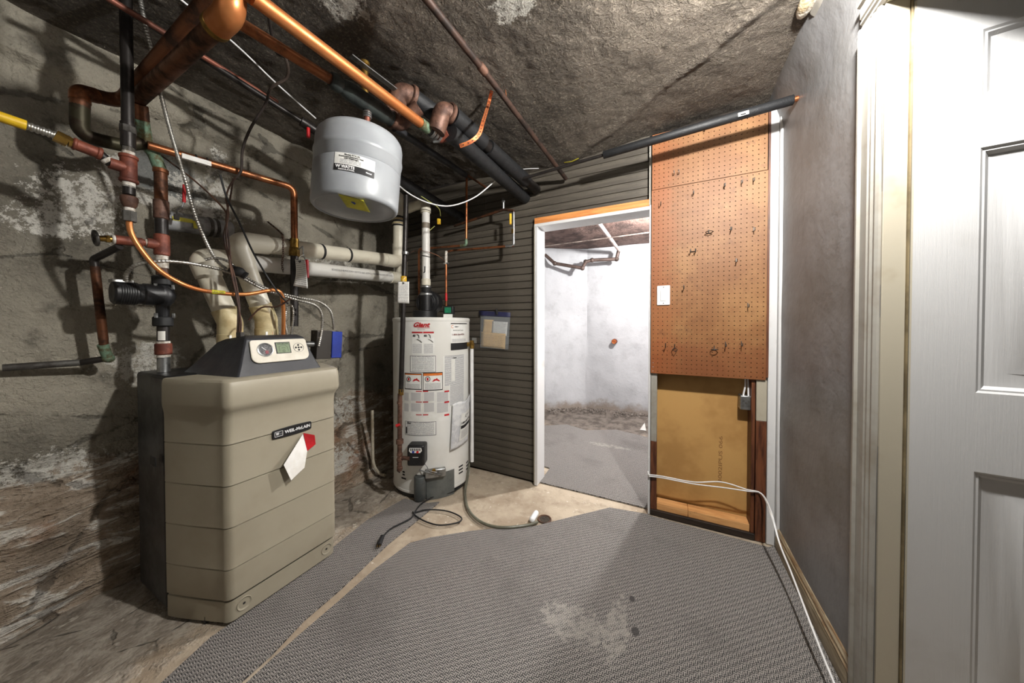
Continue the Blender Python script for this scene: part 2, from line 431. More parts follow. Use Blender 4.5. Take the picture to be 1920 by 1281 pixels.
def m_grey_wall():
    n = NT('scuffed_grey_paint'); o = n.sep(); mid = n.noise(3.5, 5, 0.6); st = n.noise(10, 6, 0.7, n.mapping(scale=(1, 2.2, 0.5)))
    col = n.mix(n.rng(mid, 0.36, 0.64), C(130, 130, 131), C(117, 116, 115))
    col = n.mix(n.math('MULTIPLY', n.rng(st, 0.52, 0.72), 0.35), col, C(98, 95, 93))
    col = n.mix(n.rng(n.noise(26, 5, 0.75), 0.70, 0.74), col, C(112, 104, 98))
    col = n.mix(n.math('MULTIPLY', n.rng(n.noise(14, 6, 0.8, n.mapping(scale=(1, 3, 0.6))), 0.64, 0.70), 0.3), col, C(150, 150, 150))
    n.set(col, 0.5); n.bump(n.noise(7, 4), 0.25, 0.02); n.bump(n.noise(160, 3), 0.12, 0.002)
    return n.m
def m_pegboard():
    n = NT('brown_pegboard'); o = n.sep(); big = n.noise(2.3, 5, 0.65); fl = n.noise(190, 4, 0.8); st = n.noise(11, 6, 0.75)
    col = n.mix(n.rng(big, 0.38, 0.62), C(150, 108, 64), C(128, 84, 44))
    col = n.mix(n.math('MULTIPLY', n.rng(fl, 0.52, 0.68), 0.55), col, C(84, 50, 25))
    col = n.mix(n.math('MULTIPLY', n.rng(st, 0.56, 0.74), 0.6), col, C(92, 54, 28))
    foot = n.rng(n.math('ADD', o[2], n.math('MULTIPLY', n.math('SUBTRACT', st, 0.5), 0.5)), 0.95, 1.18, 1, 0)
    col = n.mix(n.math('MULTIPLY', foot, 0.55), col, C(116, 58, 26))
    sidel = n.rng(n.math('ADD', o[0], n.math('MULTIPLY', n.math('SUBTRACT', st, 0.5), 0.25)), -0.06, 0.10, 1, 0)
    col = n.mix(n.math('MULTIPLY', sidel, 0.45), col, C(150, 78, 34))
    n.set(col, 0.55); n.bump(fl, 0.15, 0.002)
    return n.m
def m_wood(name, a, b, rough=0.6, axis=2, sc=12):
    n = NT(name); s = [5, 5, 5]; s[axis] = 0.4
    g = n.noise(sc, 6, 0.7, n.mapping(scale=tuple(s)), 0.5)
    col = n.mix(n.rng(g, 0.35, 0.65), a, b)
    col = n.mix(n.math('MULTIPLY', n.rng(n.noise(24, 5, 0.75), 0.6, 0.75), 0.5), col, tuple(q * 0.35 for q in b[:3]) + (1,))
    n.set(col, rough); n.bump(g, 0.25, 0.003); return n.m
def m_paint(name, a, b, rough=0.35, lo=0.55, hi=0.75, sc=5):
    n = NT(name); col = n.mix(n.math('MULTIPLY', n.rng(n.noise(sc, 6, 0.7), lo, hi), 0.6), a, b)
    col = n.mix(n.rng(n.noise(30, 5, 0.75), 0.72, 0.75), col, C(120, 108, 92))
    n.set(col, rough); n.bump(n.noise(60, 3), 0.06, 0.002); return n.m
def m_door():
    n = NT('white_moulded_door'); g = n.noise(14, 5, 0.65, n.mapping(scale=(14, 1, 0.5)), 0.3)
    col = n.mix(n.math('MULTIPLY', n.rng(n.noise(4, 5, 0.7), 0.52, 0.75), 0.4), C(184, 184, 184), C(168, 166, 163))
    n.set(col, 0.42); n.bump(g, 0.22, 0.003); return n.m
WALL_L, CEIL, FLOOR, CARPET, BOARD = m_wall_left(), m_ceiling(), m_floor(), m_carpet(), m_boards()
WHITEROOM, GREYW, PEG, DOORM = m_white_room(), m_grey_wall(), m_pegboard(), m_door()
WHITE = m_paint('white_trim_paint', C(212, 212, 212), C(188, 184, 178))
CREAM = m_paint('cream_trim_paint', C(172, 165, 148), C(146, 132, 108))
DINGY = m_paint('dingy_cream_trim', C(158, 155, 147), C(126, 116, 100), 0.45, 0.45, 0.7)
BROWNST = m_wood('dark_brown_stud', C(112, 66, 40), C(66, 34, 20), 0.5)
BLACKST = m_wood('blackened_sole_wood', C(52, 38, 28), C(26, 18, 14), 0.7, 0)
PINE = m_wood('raw_pine', C(226, 172, 112), C(196, 138, 82), 0.65, 0, 9)
ORANGEPLY = m_wood('orange_plywood_edge', C(222, 150, 84), C(186, 112, 54), 0.6, 0, 9)
HARDB = pbr('tan_hardboard', C(190, 148, 88), C(170, 128, 72), 0.6, scale=3, bump=0.15, bscale=200, bdist=0.002)
BACKING = pbr('dark_backing', C(40, 33, 27), C(24, 20, 17), 0.9)
BACKCEIL = pbr('brown_cellar_ceiling', C(112, 88, 80), C(70, 52, 46), 0.8, scale=5, bump=0.6, bscale=30, bdist=0.02)
GREYPLASTER = pbr('plain_grey_plaster', C(150, 146, 138), C(120, 116, 108), 0.8)  # grey plaster of the front wall, the hall and the cornice

# ================================================================== the setting
XW, YB, XR, ZC = -2.26, 2.13, 0.535, 2.39
def nz3(x, y, z, s): return mnoise.noise(Vector((x, y, z)) * s)
def sstep(a, b, t):
    t = max(0, min(1, (t - a) / (b - a))); return t * t * (3 - 2 * t)
def floor_fn(u, v):
    x = -2.5 + 4.6 * u; y = -1.7 + 6.6 * v
    z = nz3(x, y, 0, 3.0) * 0.003
    z += (0.012 * nz3(x, y, 2, 6) + 0.006 * nz3(x, y, 5, 18)) * sstep(-1.55, -1.75, x) + (0.05 * max(0, nz3(x, y, 9, 4)) + 0.02) * sstep(3.6, 4.3, y)
    return Vector((x, y, z - 0.003))
struct('floor', MB().grid(floor_fn, 130, 180), FLOOR, 'bare stained concrete cellar floor around the carpets', 'floor')

def wl_fn(u, v):
    y = -1.7 + (2.35 + 1.7) * u; z = -0.02 + 2.46 * v
    toe = (0.05 + 0.17 * sstep(0.7, 1.35, y)) * sstep(0.62, 0.0, z) ** 1.6
    top = 0.045 * sstep(2.19, 2.235, z + 0.012 * nz3(y, z, 1, 3))
    b = 0.014 * nz3(0, y, z, 1.7) + 0.006 * nz3(0, y, z, 6)
    if z < 0.66: b += 0.018 * nz3(1, y * 0.8, z * 2.6, 5) + 0.012 * nz3(3, y, z * 2.4, 14)
    dent = -0.03 * math.exp(-(((y - 0.30) / 0.22) ** 2 + ((z - 0.58 - 0.3 * (y - 0.3)) / 0.07) ** 2))
    dent -= 0.035 * math.exp(-(((y - 0.62) / 0.16) ** 2 + ((z - 1.95) / 0.12) ** 2))
    return Vector((XW + toe + top + b + dent, y, z))
struct('wall_left', MB().grid(wl_fn, 220, 170), WALL_L, 'rough grey concrete cellar wall with white salt stains', 'wall')

def ceil_fn(u, v):
    x = -2.34 + 2.98 * u; y = -1.75 + 4.0 * v
    z = ZC - 0.085 * math.exp(-(((x + 0.75) / 0.55) ** 2 + ((y - 2.25) / 0.5) ** 2)) + 0.010 * nz3(x, y, 0, 2.2)
    z += 0.006 * nz3(x, y, 3, 9) + 0.0035 * nz3(x, y, 6, 28)
    for a, b, c, wd, h in ((0.82, 1.0, 1.98, 0.025, -0.014), (0.3, -1.0, -0.75, 0.02, -0.008), (0.9, 0.45, 0.72, 0.03, -0.010)):
        dd = (a * y + b * x * 0.55 - c * 0.72 + 0.05 * nz3(x, y, 1, 3)); z += h * math.exp(-(dd / wd) ** 2)
    return Vector((x, y, z))
struct('ceiling', MB().grid(ceil_fn, 200, 230), CEIL, 'low dark stippled plaster ceiling with pipes below', 'ceiling')
struct('wall_front', MB().box((-2.45, -1.8, -0.02), (0.75, -1.68, 2.5)), GREYPLASTER, 'plain plaster wall behind the camera', 'wall')

# --- right wall with the door opening
DY0, DY1, DZ = 0.45, 1.238, 2.068
def wr_fn(u, v):
    y = DY1 + (YB + 0.05 - DY1) * u; z = 2.5 * v
    return Vector((XR + 0.004 * nz3(y, z, 0, 2.5) - 0.055 * sstep(2.2, 2.42, z + 0.02 * nz3(y, z, 2, 5)), y, z))
g = MB().grid(wr_fn, 40, 80)
g.box((XR + 0.03, DY1, -0.02), (XR + 0.11, YB + 0.1, 2.5)).box((XR, DY0 - 0.02, DZ + 0.01), (XR + 0.11, DY1 + 0.001, 2.5)).box((XR, -1.75, -0.02), (XR + 0.11, DY0 - 0.02, 2.5))
struct('wall_right', g, GREYW, 'scuffed grey painted wall between corner and white door', 'wall')
# hall behind the door
struct('wall_hall', MB().box((2.0, -1.75, -0.02), (2.06, 2.2, 2.5)).box((XR + 0.11, 1.7, -0.02), (2.0, 1.76, 2.5)).box((XR + 0.11, -1.75, -0.02), (2.0, -1.69, 2.5)), GREYPLASTER, 'plain hall walls beyond the white door', 'wall')
struct('ceiling_hall', MB().box((XR + 0.11, -1.75, 2.45), (2.06, 2.2, 2.5)), GREYPLASTER, 'plain hall ceiling beyond the white door', 'ceiling')

# --- back wall: dark backing carrying boards, with the doorway into the white room
DXL, DXR, DH = -0.842, -0.100, 1.895
PGX0, PGX1 = -0.086, 0.486
bk = MB().box((-2.4, YB + 0.012, -0.02), (DXL - 0.03, YB + 0.10, 2.45)).box((DXL - 0.031, YB + 0.012, DH + 0.03), (DXR + 0.03, YB + 0.10, 2.45))
bk.box((DXR + 0.029, YB + 0.012, 0.93), (XR + 0.05, YB + 0.10, 2.45))
wall_back = struct('wall_back', bk, BACKING, 'wall of dark stained tongue and groove boards around the doorway', 'wall')
PITCHB, zb = 0.0535, 0.012
board_mesh = {}
def board(x0, x1, z0, z1, key):
    k = (key, round(z1 - z0, 4))
    if k not in board_mesh:
        h = z1 - z0; L = x1 - x0; e = 0.0035
        prof = [(0.0, 0.0008), (-0.011, 0.0008), (-0.016, 0.0042), (-0.016, h - 0.0022), (-0.0142, h - 0.0008), (0.0, h - 0.0008)]
        fr = lambda u, v, w_: Vector((w_, u, v))
        board_mesh[k] = MB().prism(prof, 0, L, fr).mesh('board', BOARD, 50)
    o = bpy.data.objects.new('board', board_mesh[k]); COL.objects.link(o); o.parent = wall_back
    o.location = (x0, YB + 0.012 + R_.uniform(-0.0015, 0.0015), z0); o.rotation_euler = (0, R_.uniform(-0.0008, 0.0008), 0)
while zb < 2.36:
    h = PITCHB
    if zb < DH - 0.02: board(XW + 0.02, DXL - 0.024, zb, zb + h, 'left')
    elif zb < DH + 0.07:
        board(XW + 0.02, DXL - 0.024, zb, zb + h, 'left')
        if zb + h > DH + 0.075: board(DXL - 0.022, PGX0 - 0.016, DH + 0.068, zb + h, 'filler')
    else:
        board(XW + 0.02, -1.31, zb, zb + h, 'topleft'); board(-1.309, PGX0 - 0.016, zb, zb + h, 'topright')
    zb += h

# --- door frame of the doorway
t = MB().box((DXL - 0.022, YB - 0.032, 0.0), (DXL, YB + 0.115, DH))
d1 = thing('door_1', 'white painted frame of the open doorway into the back room', 'door frame', (DXL, YB, 0)); d1['kind'] = 'structure'
t.build('jamb', WHITE, d1, bevel=0.002)
MB().box((DXR, YB - 0.034, 0.0), (DXR + 0.013, YB + 0.115, DH + 0.028)).build('jamb', WHITE, d1, bevel=0.002)
MB().box((DXL - 0.024, YB - 0.032, DH), (DXR, YB + 0.115, DH + 0.022)).build('head_jamb', WHITE, d1, bevel=0.002)
MB().box((DXL - 0.026, YB - 0.028, DH + 0.0225), (DXR - 0.001, YB + 0.01, DH + 0.066)).build('head_strip', ORANGEPLY, d1, bevel=0.001, label='raw orange plywood strip over the white head')
MB().box((DXL - 0.027, YB - 0.033, 0.0), (DXL - 0.0225, YB + 0.0, DH + 0.02)).build('edge_strip', CREAM, d1)
MB().box((DXR - 0.002, YB - 0.030, DH + 0.030), (DXR + 0.0135, YB + 0.01, 2.34)).box((DXR + 0.0135, YB - 0.036, 0.0), (DXR + 0.0142, YB - 0.0, DH + 0.029)).build('edge_strip', DINGY, d1)

# --- white back room
def polywall(pts, z0, z1, nseg, amp):
    m = MB()
    for (a, b) in zip(pts, pts[1:]):
        a = Vector(a); b = Vector(b); nrm = Vector((-(b - a).y, (b - a).x)).normalized()
        def fn(u, v, a=a, b=b, nrm=nrm):
            p = a.lerp(b, u); z = z0 + (z1 - z0) * v; k = amp * (nz3(p.x, p.y, z, 2.0) + 0.4 * nz3(p.x, p.y, z, 7)) * math.sin(math.pi * min(1, max(0, u))) ** 0.2
            return Vector((p.x + nrm.x * k, p.y + nrm.y * k, z))
        m.grid(fn, nseg, nseg)
    return m
struct('wall_room', polywall([(-1.85, YB + 0.10), (-1.85, 3.3), (-1.52, 4.03), (-1.0, 4.36), (0.2, 4.44), (1.1, 4.3), (1.1, YB + 0.1)], -0.03, 2.32, 40, 0.03), WHITEROOM, 'whitewashed plaster walls of the small back room', 'wall', merge=True)
struct('ceiling_room', MB().grid(lambda u, v: Vector((-1.9 + 3.1 * u, YB + 0.09 + 2.45 * v, 2.245 + 0.012 * nz3(u * 3, v * 3, 0, 2))), 40, 40), BACKCEIL, 'brown unpainted ceiling of the back room', 'ceiling')
struct('wall_room_back', MB().box((-1.9, YB + 0.101, 0), (DXL - 0.03, YB + 0.108, 2.3)).box((DXR + 0.02, YB + 0.16, 0), (1.1, YB + 0.165, 2.3)).box((DXL - 0.03, YB + 0.101, DH + 0.03), (DXR + 0.02, YB + 0.108, 2.3)), WHITEROOM, 'room side of the board partition', 'wall')

# --- framing below the pegboard
fr_ = thing('wall_framing', 'exposed brown stud framing below the pegboard', 'wall framing', (0.2, YB, 0)); fr_['kind'] = 'structure'
SXL = PGX0 + 0.001
MB().box((SXL, YB - 0.03, 0.035), (SXL + 0.034, YB + 0.06, 0.46)).build('stud', BROWNST, fr_, bevel=0.002)
MB().box((SXL, YB - 0.03, 0.4605), (SXL + 0.034, YB + 0.06, 0.884)).build('stud_painted', DINGY, fr_, bevel=0.002, label='upper stud end smeared with cream paint')
MB().box((0.419, YB - 0.028, 0.0345), (0.4365, YB + 0.06, 0.93)).build('stud', BROWNST, fr_, bevel=0.003)
MB().box((0.439, YB - 0.034, 0.0), (PGX1 - 0.001, YB + 0.06, 0.66)).build('stud', BROWNST, fr_, bevel=0.002)
MB().box((0.439, YB - 0.034, 0.6605), (PGX1 - 0.001, YB + 0.06, 1.22)).build('stud_painted', CREAM, fr_, bevel=0.002, label='cream painted board end beside the pegboard')
MB().box((SXL, YB - 0.036, 0.0), (0.4385, YB + 0.05, 0.034)).build('sole_plate', BLACKST, fr_, bevel=0.003)
MB().box((SXL + 0.036, YB - 0.022, 0.0345), (0.12, YB + 0.055, 0.075)).build('blocking', PINE, fr_, bevel=0.002)
MB().box((0.1215, YB - 0.022, 0.0345), (0.4175, YB + 0.055, 0.075)).build('blocking', PINE, fr_, bevel=0.002)
pan = tag(MB().box((SXL + 0.02, YB + 0.061, 0.02), (0.43, YB + 0.068, 0.95)).build('hardboard_panel', HARDB, bevel=0.0005), 'tan hardboard panel with stamped print below the pegboard', 'panel')
PRINT = pbr('faint_stamp_ink', C(128, 92, 52), C(150, 110, 64), 0.8, scale=300)
a = P(1350, 905, y=YB + 0.0605); b = P(1352, 818, y=YB + 0.0605)
lettering('3002IPUS 066', 0.026, PRINT, pan, frame((a + b) / 2, b - a, (-1, 0, 0)), width=(b - a).length, bold=0.0004)

# --- corner trim, baseboard and door casing of the right wall
struct('trim_1', MB().box((PGX1 + 0.0005, YB - 0.04, 0.0), (XR - 0.012, YB + 0.02, 2.36)).box((XR - 0.0115, YB - 0.06, 0.0), (XR + 0.008, YB - 0.005, 2.36)), WHITE, 'white vertical trim board in the corner by the pegboard', 'trim', bevel=0.003)
def run_y(prof, y0, y1): return MB().prism(prof, y0, y1, lambda u, v, w_: Vector((u, w_, v)))
bb = thing('baseboard_right', 'worn brown and cream baseboard along the grey wall', 'baseboard', (XR, 1.8, 0)); bb['kind'] = 'structure'
run_y([(XR + 0.01, 0.0), (XR - 0.016, 0.0), (XR - 0.016, 0.062), (XR - 0.012, 0.068), (XR + 0.01, 0.068)], 1.34, YB - 0.06).build('base_board', m_wood('worn_brown_base', C(142, 130, 108), C(104, 90, 68), 0.5, 1), bb, bevel=0.001)
run_y([(XR + 0.01, 0.0685), (XR - 0.012, 0.0685), (XR - 0.013, 0.076), (XR - 0.008, 0.083), (XR - 0.010, 0.092), (XR - 0.004, 0.105), (XR + 0.01, 0.107)], 1.34, YB - 0.06).build('cap_moulding', m_wood('chipped_cream_cap', C(176, 164, 138), C(128, 100, 70), 0.45, 1, 20), bb)
cas = thing('trim_2', 'moulded cream door casing on the grey wall', 'door casing', (XR, DY1, 0)); cas['kind'] = 'structure'
yo = 1.332
pc = [(XR + 0.012, yo), (XR - 0.017, yo), (XR - 0.020, yo - 0.006), (XR - 0.020, yo - 0.014), (XR - 0.013, yo - 0.018), (XR - 0.013, yo - 0.05), (XR - 0.009, yo - 0.054), (XR - 0.012, yo - 0.06), (XR - 0.012, yo - 0.066), (XR - 0.007, yo - 0.071), (XR - 0.010, yo - 0.078), (XR - 0.010, yo - 0.084), (XR - 0.005, DY1 + 0.004), (XR + 0.012, DY1 + 0.004)]
MB().prism(pc, 0.0, DZ + 0.004).build('side_casing', DINGY, cas, sharp=25)
ph = [(u, DZ + (v - DY1)) for u, v in pc]
MB().prism([(u, v) for u, v in ph], DY0 - 0.1, yo, lambda u, v, w_: Vector((u, w_, v))).build('head_casing', DINGY, cas, sharp=25)
jb = MB().box((XR + 0.0005, DY1 - 0.004, 0), (XR + 0.046, DY1 + 0.0035, DZ))
jb.build('side_jamb', CREAM, cas, bevel=0.001)
MB().box((XR + 0.0465, DY1 - 0.010, 0), (XR + 0.0495, DY1 + 0.0035, DZ)).build('jamb_stop', pbr('brown_weatherstrip', C(128, 114, 84), C(92, 80, 56), 0.6, 0.0), cas)
MB().box((XR + 0.0005, DY0, DZ), (XR + 0.105, DY1 + 0.0035, DZ + 0.009)).build('head_jamb', CREAM, cas)

# --- six panel door, standing open into the hall
dth = math.atan2(-0.113, 0.993); hinge = Vector((XR + 0.0535, DY1 - 0.012, 0.012))
DF = Matrix.Translation(hinge) @ Matrix.Rotation(dth, 4, 'Z')
DW, DHT = 0.76, 2.03
def dz(py, px=1850):
    r = ray(px, py); nrm = Vector((math.sin(dth), -math.cos(dth), 0)); tt = (hinge - EYE).dot(nrm) / r.dot(nrm); q = EYE + r * tt
    return (DF.inverted() @ q)
rows = [(0.23, dz(888).z), (dz(738).z, dz(275).z), (dz(180).z, 1.90)]
cols = [(dz(600, 1832).x, 0.355), (0.425, 0.645)]
d2 = thing('door_2', 'white moulded six panel door standing open beside the casing', 'door', hinge); d2['kind'] = 'structure'
body = MB(); xs = sorted({0, DW} | {c for q in cols for c in q}); zs = sorted({0, DHT} | {c for q in rows for c in q})
def ispan(i, j): return any(abs(xs[i] - c[0]) < 1e-6 for c in cols) and any(abs(zs[j] - r[0]) < 1e-6 for r in rows)
for i in range(len(xs) - 1):
    for j in range(len(zs) - 1):
        if not ispan(i, j):
            body.add([DF @ Vector(p) for p in ((xs[i], 0, zs[j]), (xs[i + 1], 0, zs[j]), (xs[i + 1], 0, zs[j + 1]), (xs[i], 0, zs[j + 1]))], [(0, 1, 2, 3)])
        else:
            x0, x1, z0, z1 = xs[i], xs[i + 1], zs[j], zs[j + 1]
            lv = [(0, 0), (0.005, 0.004), (0.009, 0.004), (0.017, 0.012), (0.026, 0.013), (0.050, 0.013), (0.075, 0.004), (0.0752, 0.004)]
            for (e, dd), (e2, dd2) in zip(lv, lv[1:]):
                o_ = [(x0 + e, dd, z0 + e), (x1 - e, dd, z0 + e), (x1 - e, dd, z1 - e), (x0 + e, dd, z1 - e)]
                i_ = [(x0 + e2, dd2, z0 + e2), (x1 - e2, dd2, z0 + e2), (x1 - e2, dd2, z1 - e2), (x0 + e2, dd2, z1 - e2)]
                body.add([DF @ Vector(p) for p in o_ + i_], [(0, 1, 5, 4), (1, 2, 6, 5), (2, 3, 7, 6), (3, 0, 4, 7)])
            e, dd = lv[-1]
            body.add([DF @ Vector(p) for p in ((x0 + e, dd, z0 + e), (x1 - e, dd, z0 + e), (x1 - e, dd, z1 - e), (x0 + e, dd, z1 - e))], [(0, 1, 2, 3)])
body.add([DF @ Vector(p) for p in ((0, 0, 0), (DW, 0, 0), (DW, 0, DHT), (0, 0, DHT), (0, 0.035, 0), (DW, 0.035, 0), (DW, 0.035, DHT), (0, 0.035, DHT))], [(4, 5, 6, 7), (0, 4, 7, 3), (1, 2, 6, 5), (0, 1, 5, 4), (3, 7, 6, 2)])
body.build('door_leaf', DOORM, d2, sharp=20, merge=True)
MB().box((-0.003, -0.0005, 0.0), (0.0005, 0.035, DHT), DF).build('door_edge', CREAM, d2)

# --- pieces of the broken cornice on the right wall
struct('trim_3', MB().prism([(XR - 0.06, ZC), (XR - 0.052, ZC - 0.03), (XR - 0.03, ZC - 0.055), (XR + 0.01, ZC - 0.07), (XR + 0.01, ZC)], 0.55, 1.575, lambda u, v, w_: Vector((u, w_, v))), GREYPLASTER, 'broken grey plaster cornice along the top of the right wall', 'trim')
chunk = pbr('broken_white_plaster', C(226, 222, 210), C(170, 150, 118), 0.8, scale=18, bump=0.6, bscale=40, bdist=0.01)
tag(MB().sphere((XR - 0.075, 1.53, ZC - 0.012), 0.055, 12, 8, (0.5, 1.3, 0.35)).build('plaster_lump', chunk), 'broken white plaster lump at the ceiling edge', 'plaster')

# ================================================================== carpets
def carpet(name, px, label, z=0.008, extra_tail=()):
    pts = [P(a, b, z=0) for a, b in px] + [Vector(p) for p in extra_tail]
    m = MB().prism([(p.x, p.y) for p in pts], 0.001, z)
    o = m.build(name, CARPET, sharp=40)
    md = o.modifiers.new('tri', 'TRIANGULATE')
    return tag(o, label, 'carpet', 'grey basket weave carpets')
carpet('carpet', [(445, 1300), (512, 1238), (560, 1195), (640, 1126), (700, 1072), (768, 1021), (804, 1011), (883, 998), (936, 993), (998, 990), (1034, 981), (1090, 967), (1143, 954), (1213, 966), (1224, 971), (1441, 1029)],
       'large grey basket weave carpet in the middle of the floor', extra_tail=[(XR - 0.017, YB - 0.05, 0), (XR - 0.017, 0.2, 0), (0.3, -1.6, 0), (-1.1, -1.6, 0)])
carpet('carpet', [(285, 1300), (395, 1198), (520, 1112), (640, 1016), (690, 976), (738, 948), (758, 937), (800, 945), (824, 943), (788, 973), (730, 1020), (640, 1106), (570, 1166), (512, 1228), (432, 1300)],
       'narrow grey carpet strip between the boiler and the pale seam', z=0.007)
bx0 = P(1008, 914, z=0); bx1 = P(1216, 958, z=0)
m = MB().prism([(DXL, YB + 0.02), (DXR, YB + 0.02), (DXR + 0.02, 2.6), (0.9, 2.6), (0.9, 3.55), (0.3, 3.62), (-0.1, 3.5), (-0.5, 3.62), (-0.8, 3.45), (-1.05, 3.55), (-1.4, 3.3), (-1.5, 2.5), (DXL - 0.01, 2.4)], 0.001, 0.007)
o = m.build('carpet', CARPET); o.modifiers.new('tri', 'TRIANGULATE')
tag(o, 'grey carpet on the floor of the white back room', 'carpet', 'grey basket weave carpets')
# ================================================================== materials of the things
COPPER = pbr('aged_copper', C(158, 98, 62), C(86, 54, 36), 0.34, 0.75, scale=14, lo=0.42, hi=0.7, rvar=0.25)
COPPERB = pbr('bright_copper', C(206, 136, 82), C(186, 112, 62), 0.30, 0.6, scale=5, rvar=0.2)
COPPERD = pbr('dark_copper', C(112, 70, 46), C(58, 40, 30), 0.38, 0.6, scale=10, rvar=0.3)
VERDI = pbr('green_corroded_copper', C(110, 140, 118), C(92, 84, 56), 0.6, 0.3, scale=28, bump=0.4, bscale=120)
BRASS = pbr('brass', C(176, 142, 72), C(122, 94, 46), 0.35, 0.9, scale=20)
BLACKIRON = pbr('black_iron_pipe', C(46, 42, 40), C(30, 26, 24), 0.38, 0.4, scale=12, bump=0.1)
REDIRON = pbr('red_brown_malleable_iron', C(128, 68, 50), C(92, 46, 34), 0.55, 0.2, scale=16, bump=0.25, bscale=150)
RUSTIRON = pbr('rusty_iron', C(112, 82, 68), C(72, 48, 38), 0.55, 0.3, scale=18, bump=0.35, bscale=90)
GREYIRON = pbr('grey_iron', C(96, 94, 90), C(62, 58, 54), 0.55, 0.4, scale=14, bump=0.3, bscale=120)
PUTTY = pbr('white_thread_tape', C(216, 212, 204), C(170, 160, 146), 0.7, scale=60, bump=0.4, bscale=150)
STEEL = pbr('galvanised_steel', C(176, 178, 178), C(128, 128, 126), 0.32, 0.9, scale=18)
FLEX = pbr('ribbed_steel_conduit', C(190, 188, 182), C(140, 136, 128), 0.35, 0.85, scale=20)
PVC = pbr('ivory_pvc', C(214, 208, 190), C(188, 178, 156), 0.4, scale=6, lo=0.5, hi=0.75)
PVCW = pbr('white_pvc', C(222, 220, 214), C(196, 192, 182), 0.38, scale=6, lo=0.5, hi=0.75)
PVCY = pbr('yellowed_pvc_fitting', C(206, 192, 150), C(180, 160, 118), 0.4, scale=8)
FOAM = pbr('black_foam_insulation', C(30, 31, 33), C(21, 22, 24), 0.5, scale=30, bump=0.5, bscale=260, bdist=0.003)
RUBBER = pbr('black_rubber', C(30, 30, 31), C(22, 22, 22), 0.6)
BLACKPL = pbr('black_plastic', C(27, 27, 29), C(20, 20, 21), 0.38, bump=0.1, bscale=300, bdist=0.001)
DKGREYPL = pbr('charcoal_plastic', C(52, 53, 57), C(44, 45, 49), 0.42, bump=0.1, bscale=400, bdist=0.001)
TAN = pbr('taupe_plastic_cover', C(154, 147, 129), C(146, 138, 120), 0.45, scale=3, lo=0.4, hi=0.7, bump=0.06, bscale=300, bdist=0.001)
BEIGE = pbr('light_beige_plastic', C(214, 208, 194), C(200, 194, 178), 0.42)
HWHITE = pbr('white_enamel', C(232, 232, 228), C(222, 221, 215), 0.3, scale=2)
TANKGREY = pbr('pale_grey_enamel', C(156, 160, 164), C(142, 146, 150), 0.3, scale=3)
LABELW = pbr('label_paper', C(236, 236, 232), C(222, 222, 216), 0.5)
PAPER = pbr('white_paper', C(238, 237, 233), C(222, 219, 212), 0.7)
MANILA = pbr('manila_paper', C(226, 184, 104), C(208, 164, 86), 0.7, scale=14)
INK = pbr('black_print', C(26, 26, 28), C(20, 20, 22), 0.6)
GREYINK = pbr('grey_print', C(120, 120, 122), C(100, 100, 104), 0.7)
REDINK = pbr('red_print', C(196, 26, 34), C(170, 18, 26), 0.5)
ORANGEINK = pbr('orange_print', C(222, 120, 44), C(206, 100, 30), 0.5)
REDPL = pbr('red_vinyl_grip', C(196, 28, 34), C(160, 20, 26), 0.4)
YELLOWPL = pbr('yellow_vinyl', C(226, 186, 34), C(196, 150, 20), 0.45)
YTAPE = pbr('yellow_tape', C(214, 206, 60), C(186, 176, 40), 0.5)
BLUEPL = pbr('blue_plastic', C(38, 62, 158), C(30, 50, 136), 0.4)
GREENPL = pbr('green_plastic', C(20, 130, 90), C(14, 100, 70), 0.45)
WHITEPL = pbr('white_plastic', C(238, 238, 238), C(226, 226, 226), 0.35)
ORSTRAP = pbr('rusty_orange_strap', C(196, 116, 66), C(146, 74, 38), 0.5, 0.5, scale=40)
BROWNW = pbr('brown_wire', C(92, 62, 46), C(60, 40, 32), 0.5)
LCD = pbr('green_lcd', C(124, 138, 112), C(110, 126, 100), 0.25)
def lines_mat(name, rows_, base, ink, thr=0.42, cols_=60, gap=0.5):
    """rows of unreadable small print"""
    n = NT(name); u = n.sep(n.uv)
    rv = n.math('MULTIPLY', u[1], rows_); row = n.math('FLOOR', rv); fr = n.math('FRACT', rv)
    ns = n.noise(1.0, 2, 0.8, n.comb(n.math('MULTIPLY', u[0], cols_), n.math('MULTIPLY', row, 7.31), 0.0))
    on = n.math('MULTIPLY', n.math('GREATER_THAN', ns, thr), n.math('GREATER_THAN', fr, gap))
    lim = n.math('MULTIPLY', n.math('GREATER_THAN', u[0], 0.05), n.math('LESS_THAN', u[0], 0.95))
    n.set(n.mix(n.math('MULTIPLY', on, lim), base, ink), 0.5); return n.m
SMALLPRINT = lines_mat('small_print', 13, C(232, 232, 228), C(150, 150, 152), 0.42)
DENSEPRINT = lines_mat('dense_print', 24, C(232, 232, 228), C(148, 148, 152), 0.38, 80, 0.45)
TAGPRINT = lines_mat('tag_print', 14, C(238, 237, 232), C(158, 156, 156), 0.45, 34, 0.62)
ENVPRINT = lines_mat('envelope_print', 9, C(222, 180, 100), C(150, 110, 50), 0.52, 26, 0.7)

def dirn(a, b): return (Vector(b) - Vector(a)).normalized()
def sleeve(mb, p, d, L, r, n=16): d = Vector(d).normalized(); p = Vector(p); return mb.cyl(p - d * L / 2, p + d * L / 2, r, n, bev=min(0.003, r * 0.2))

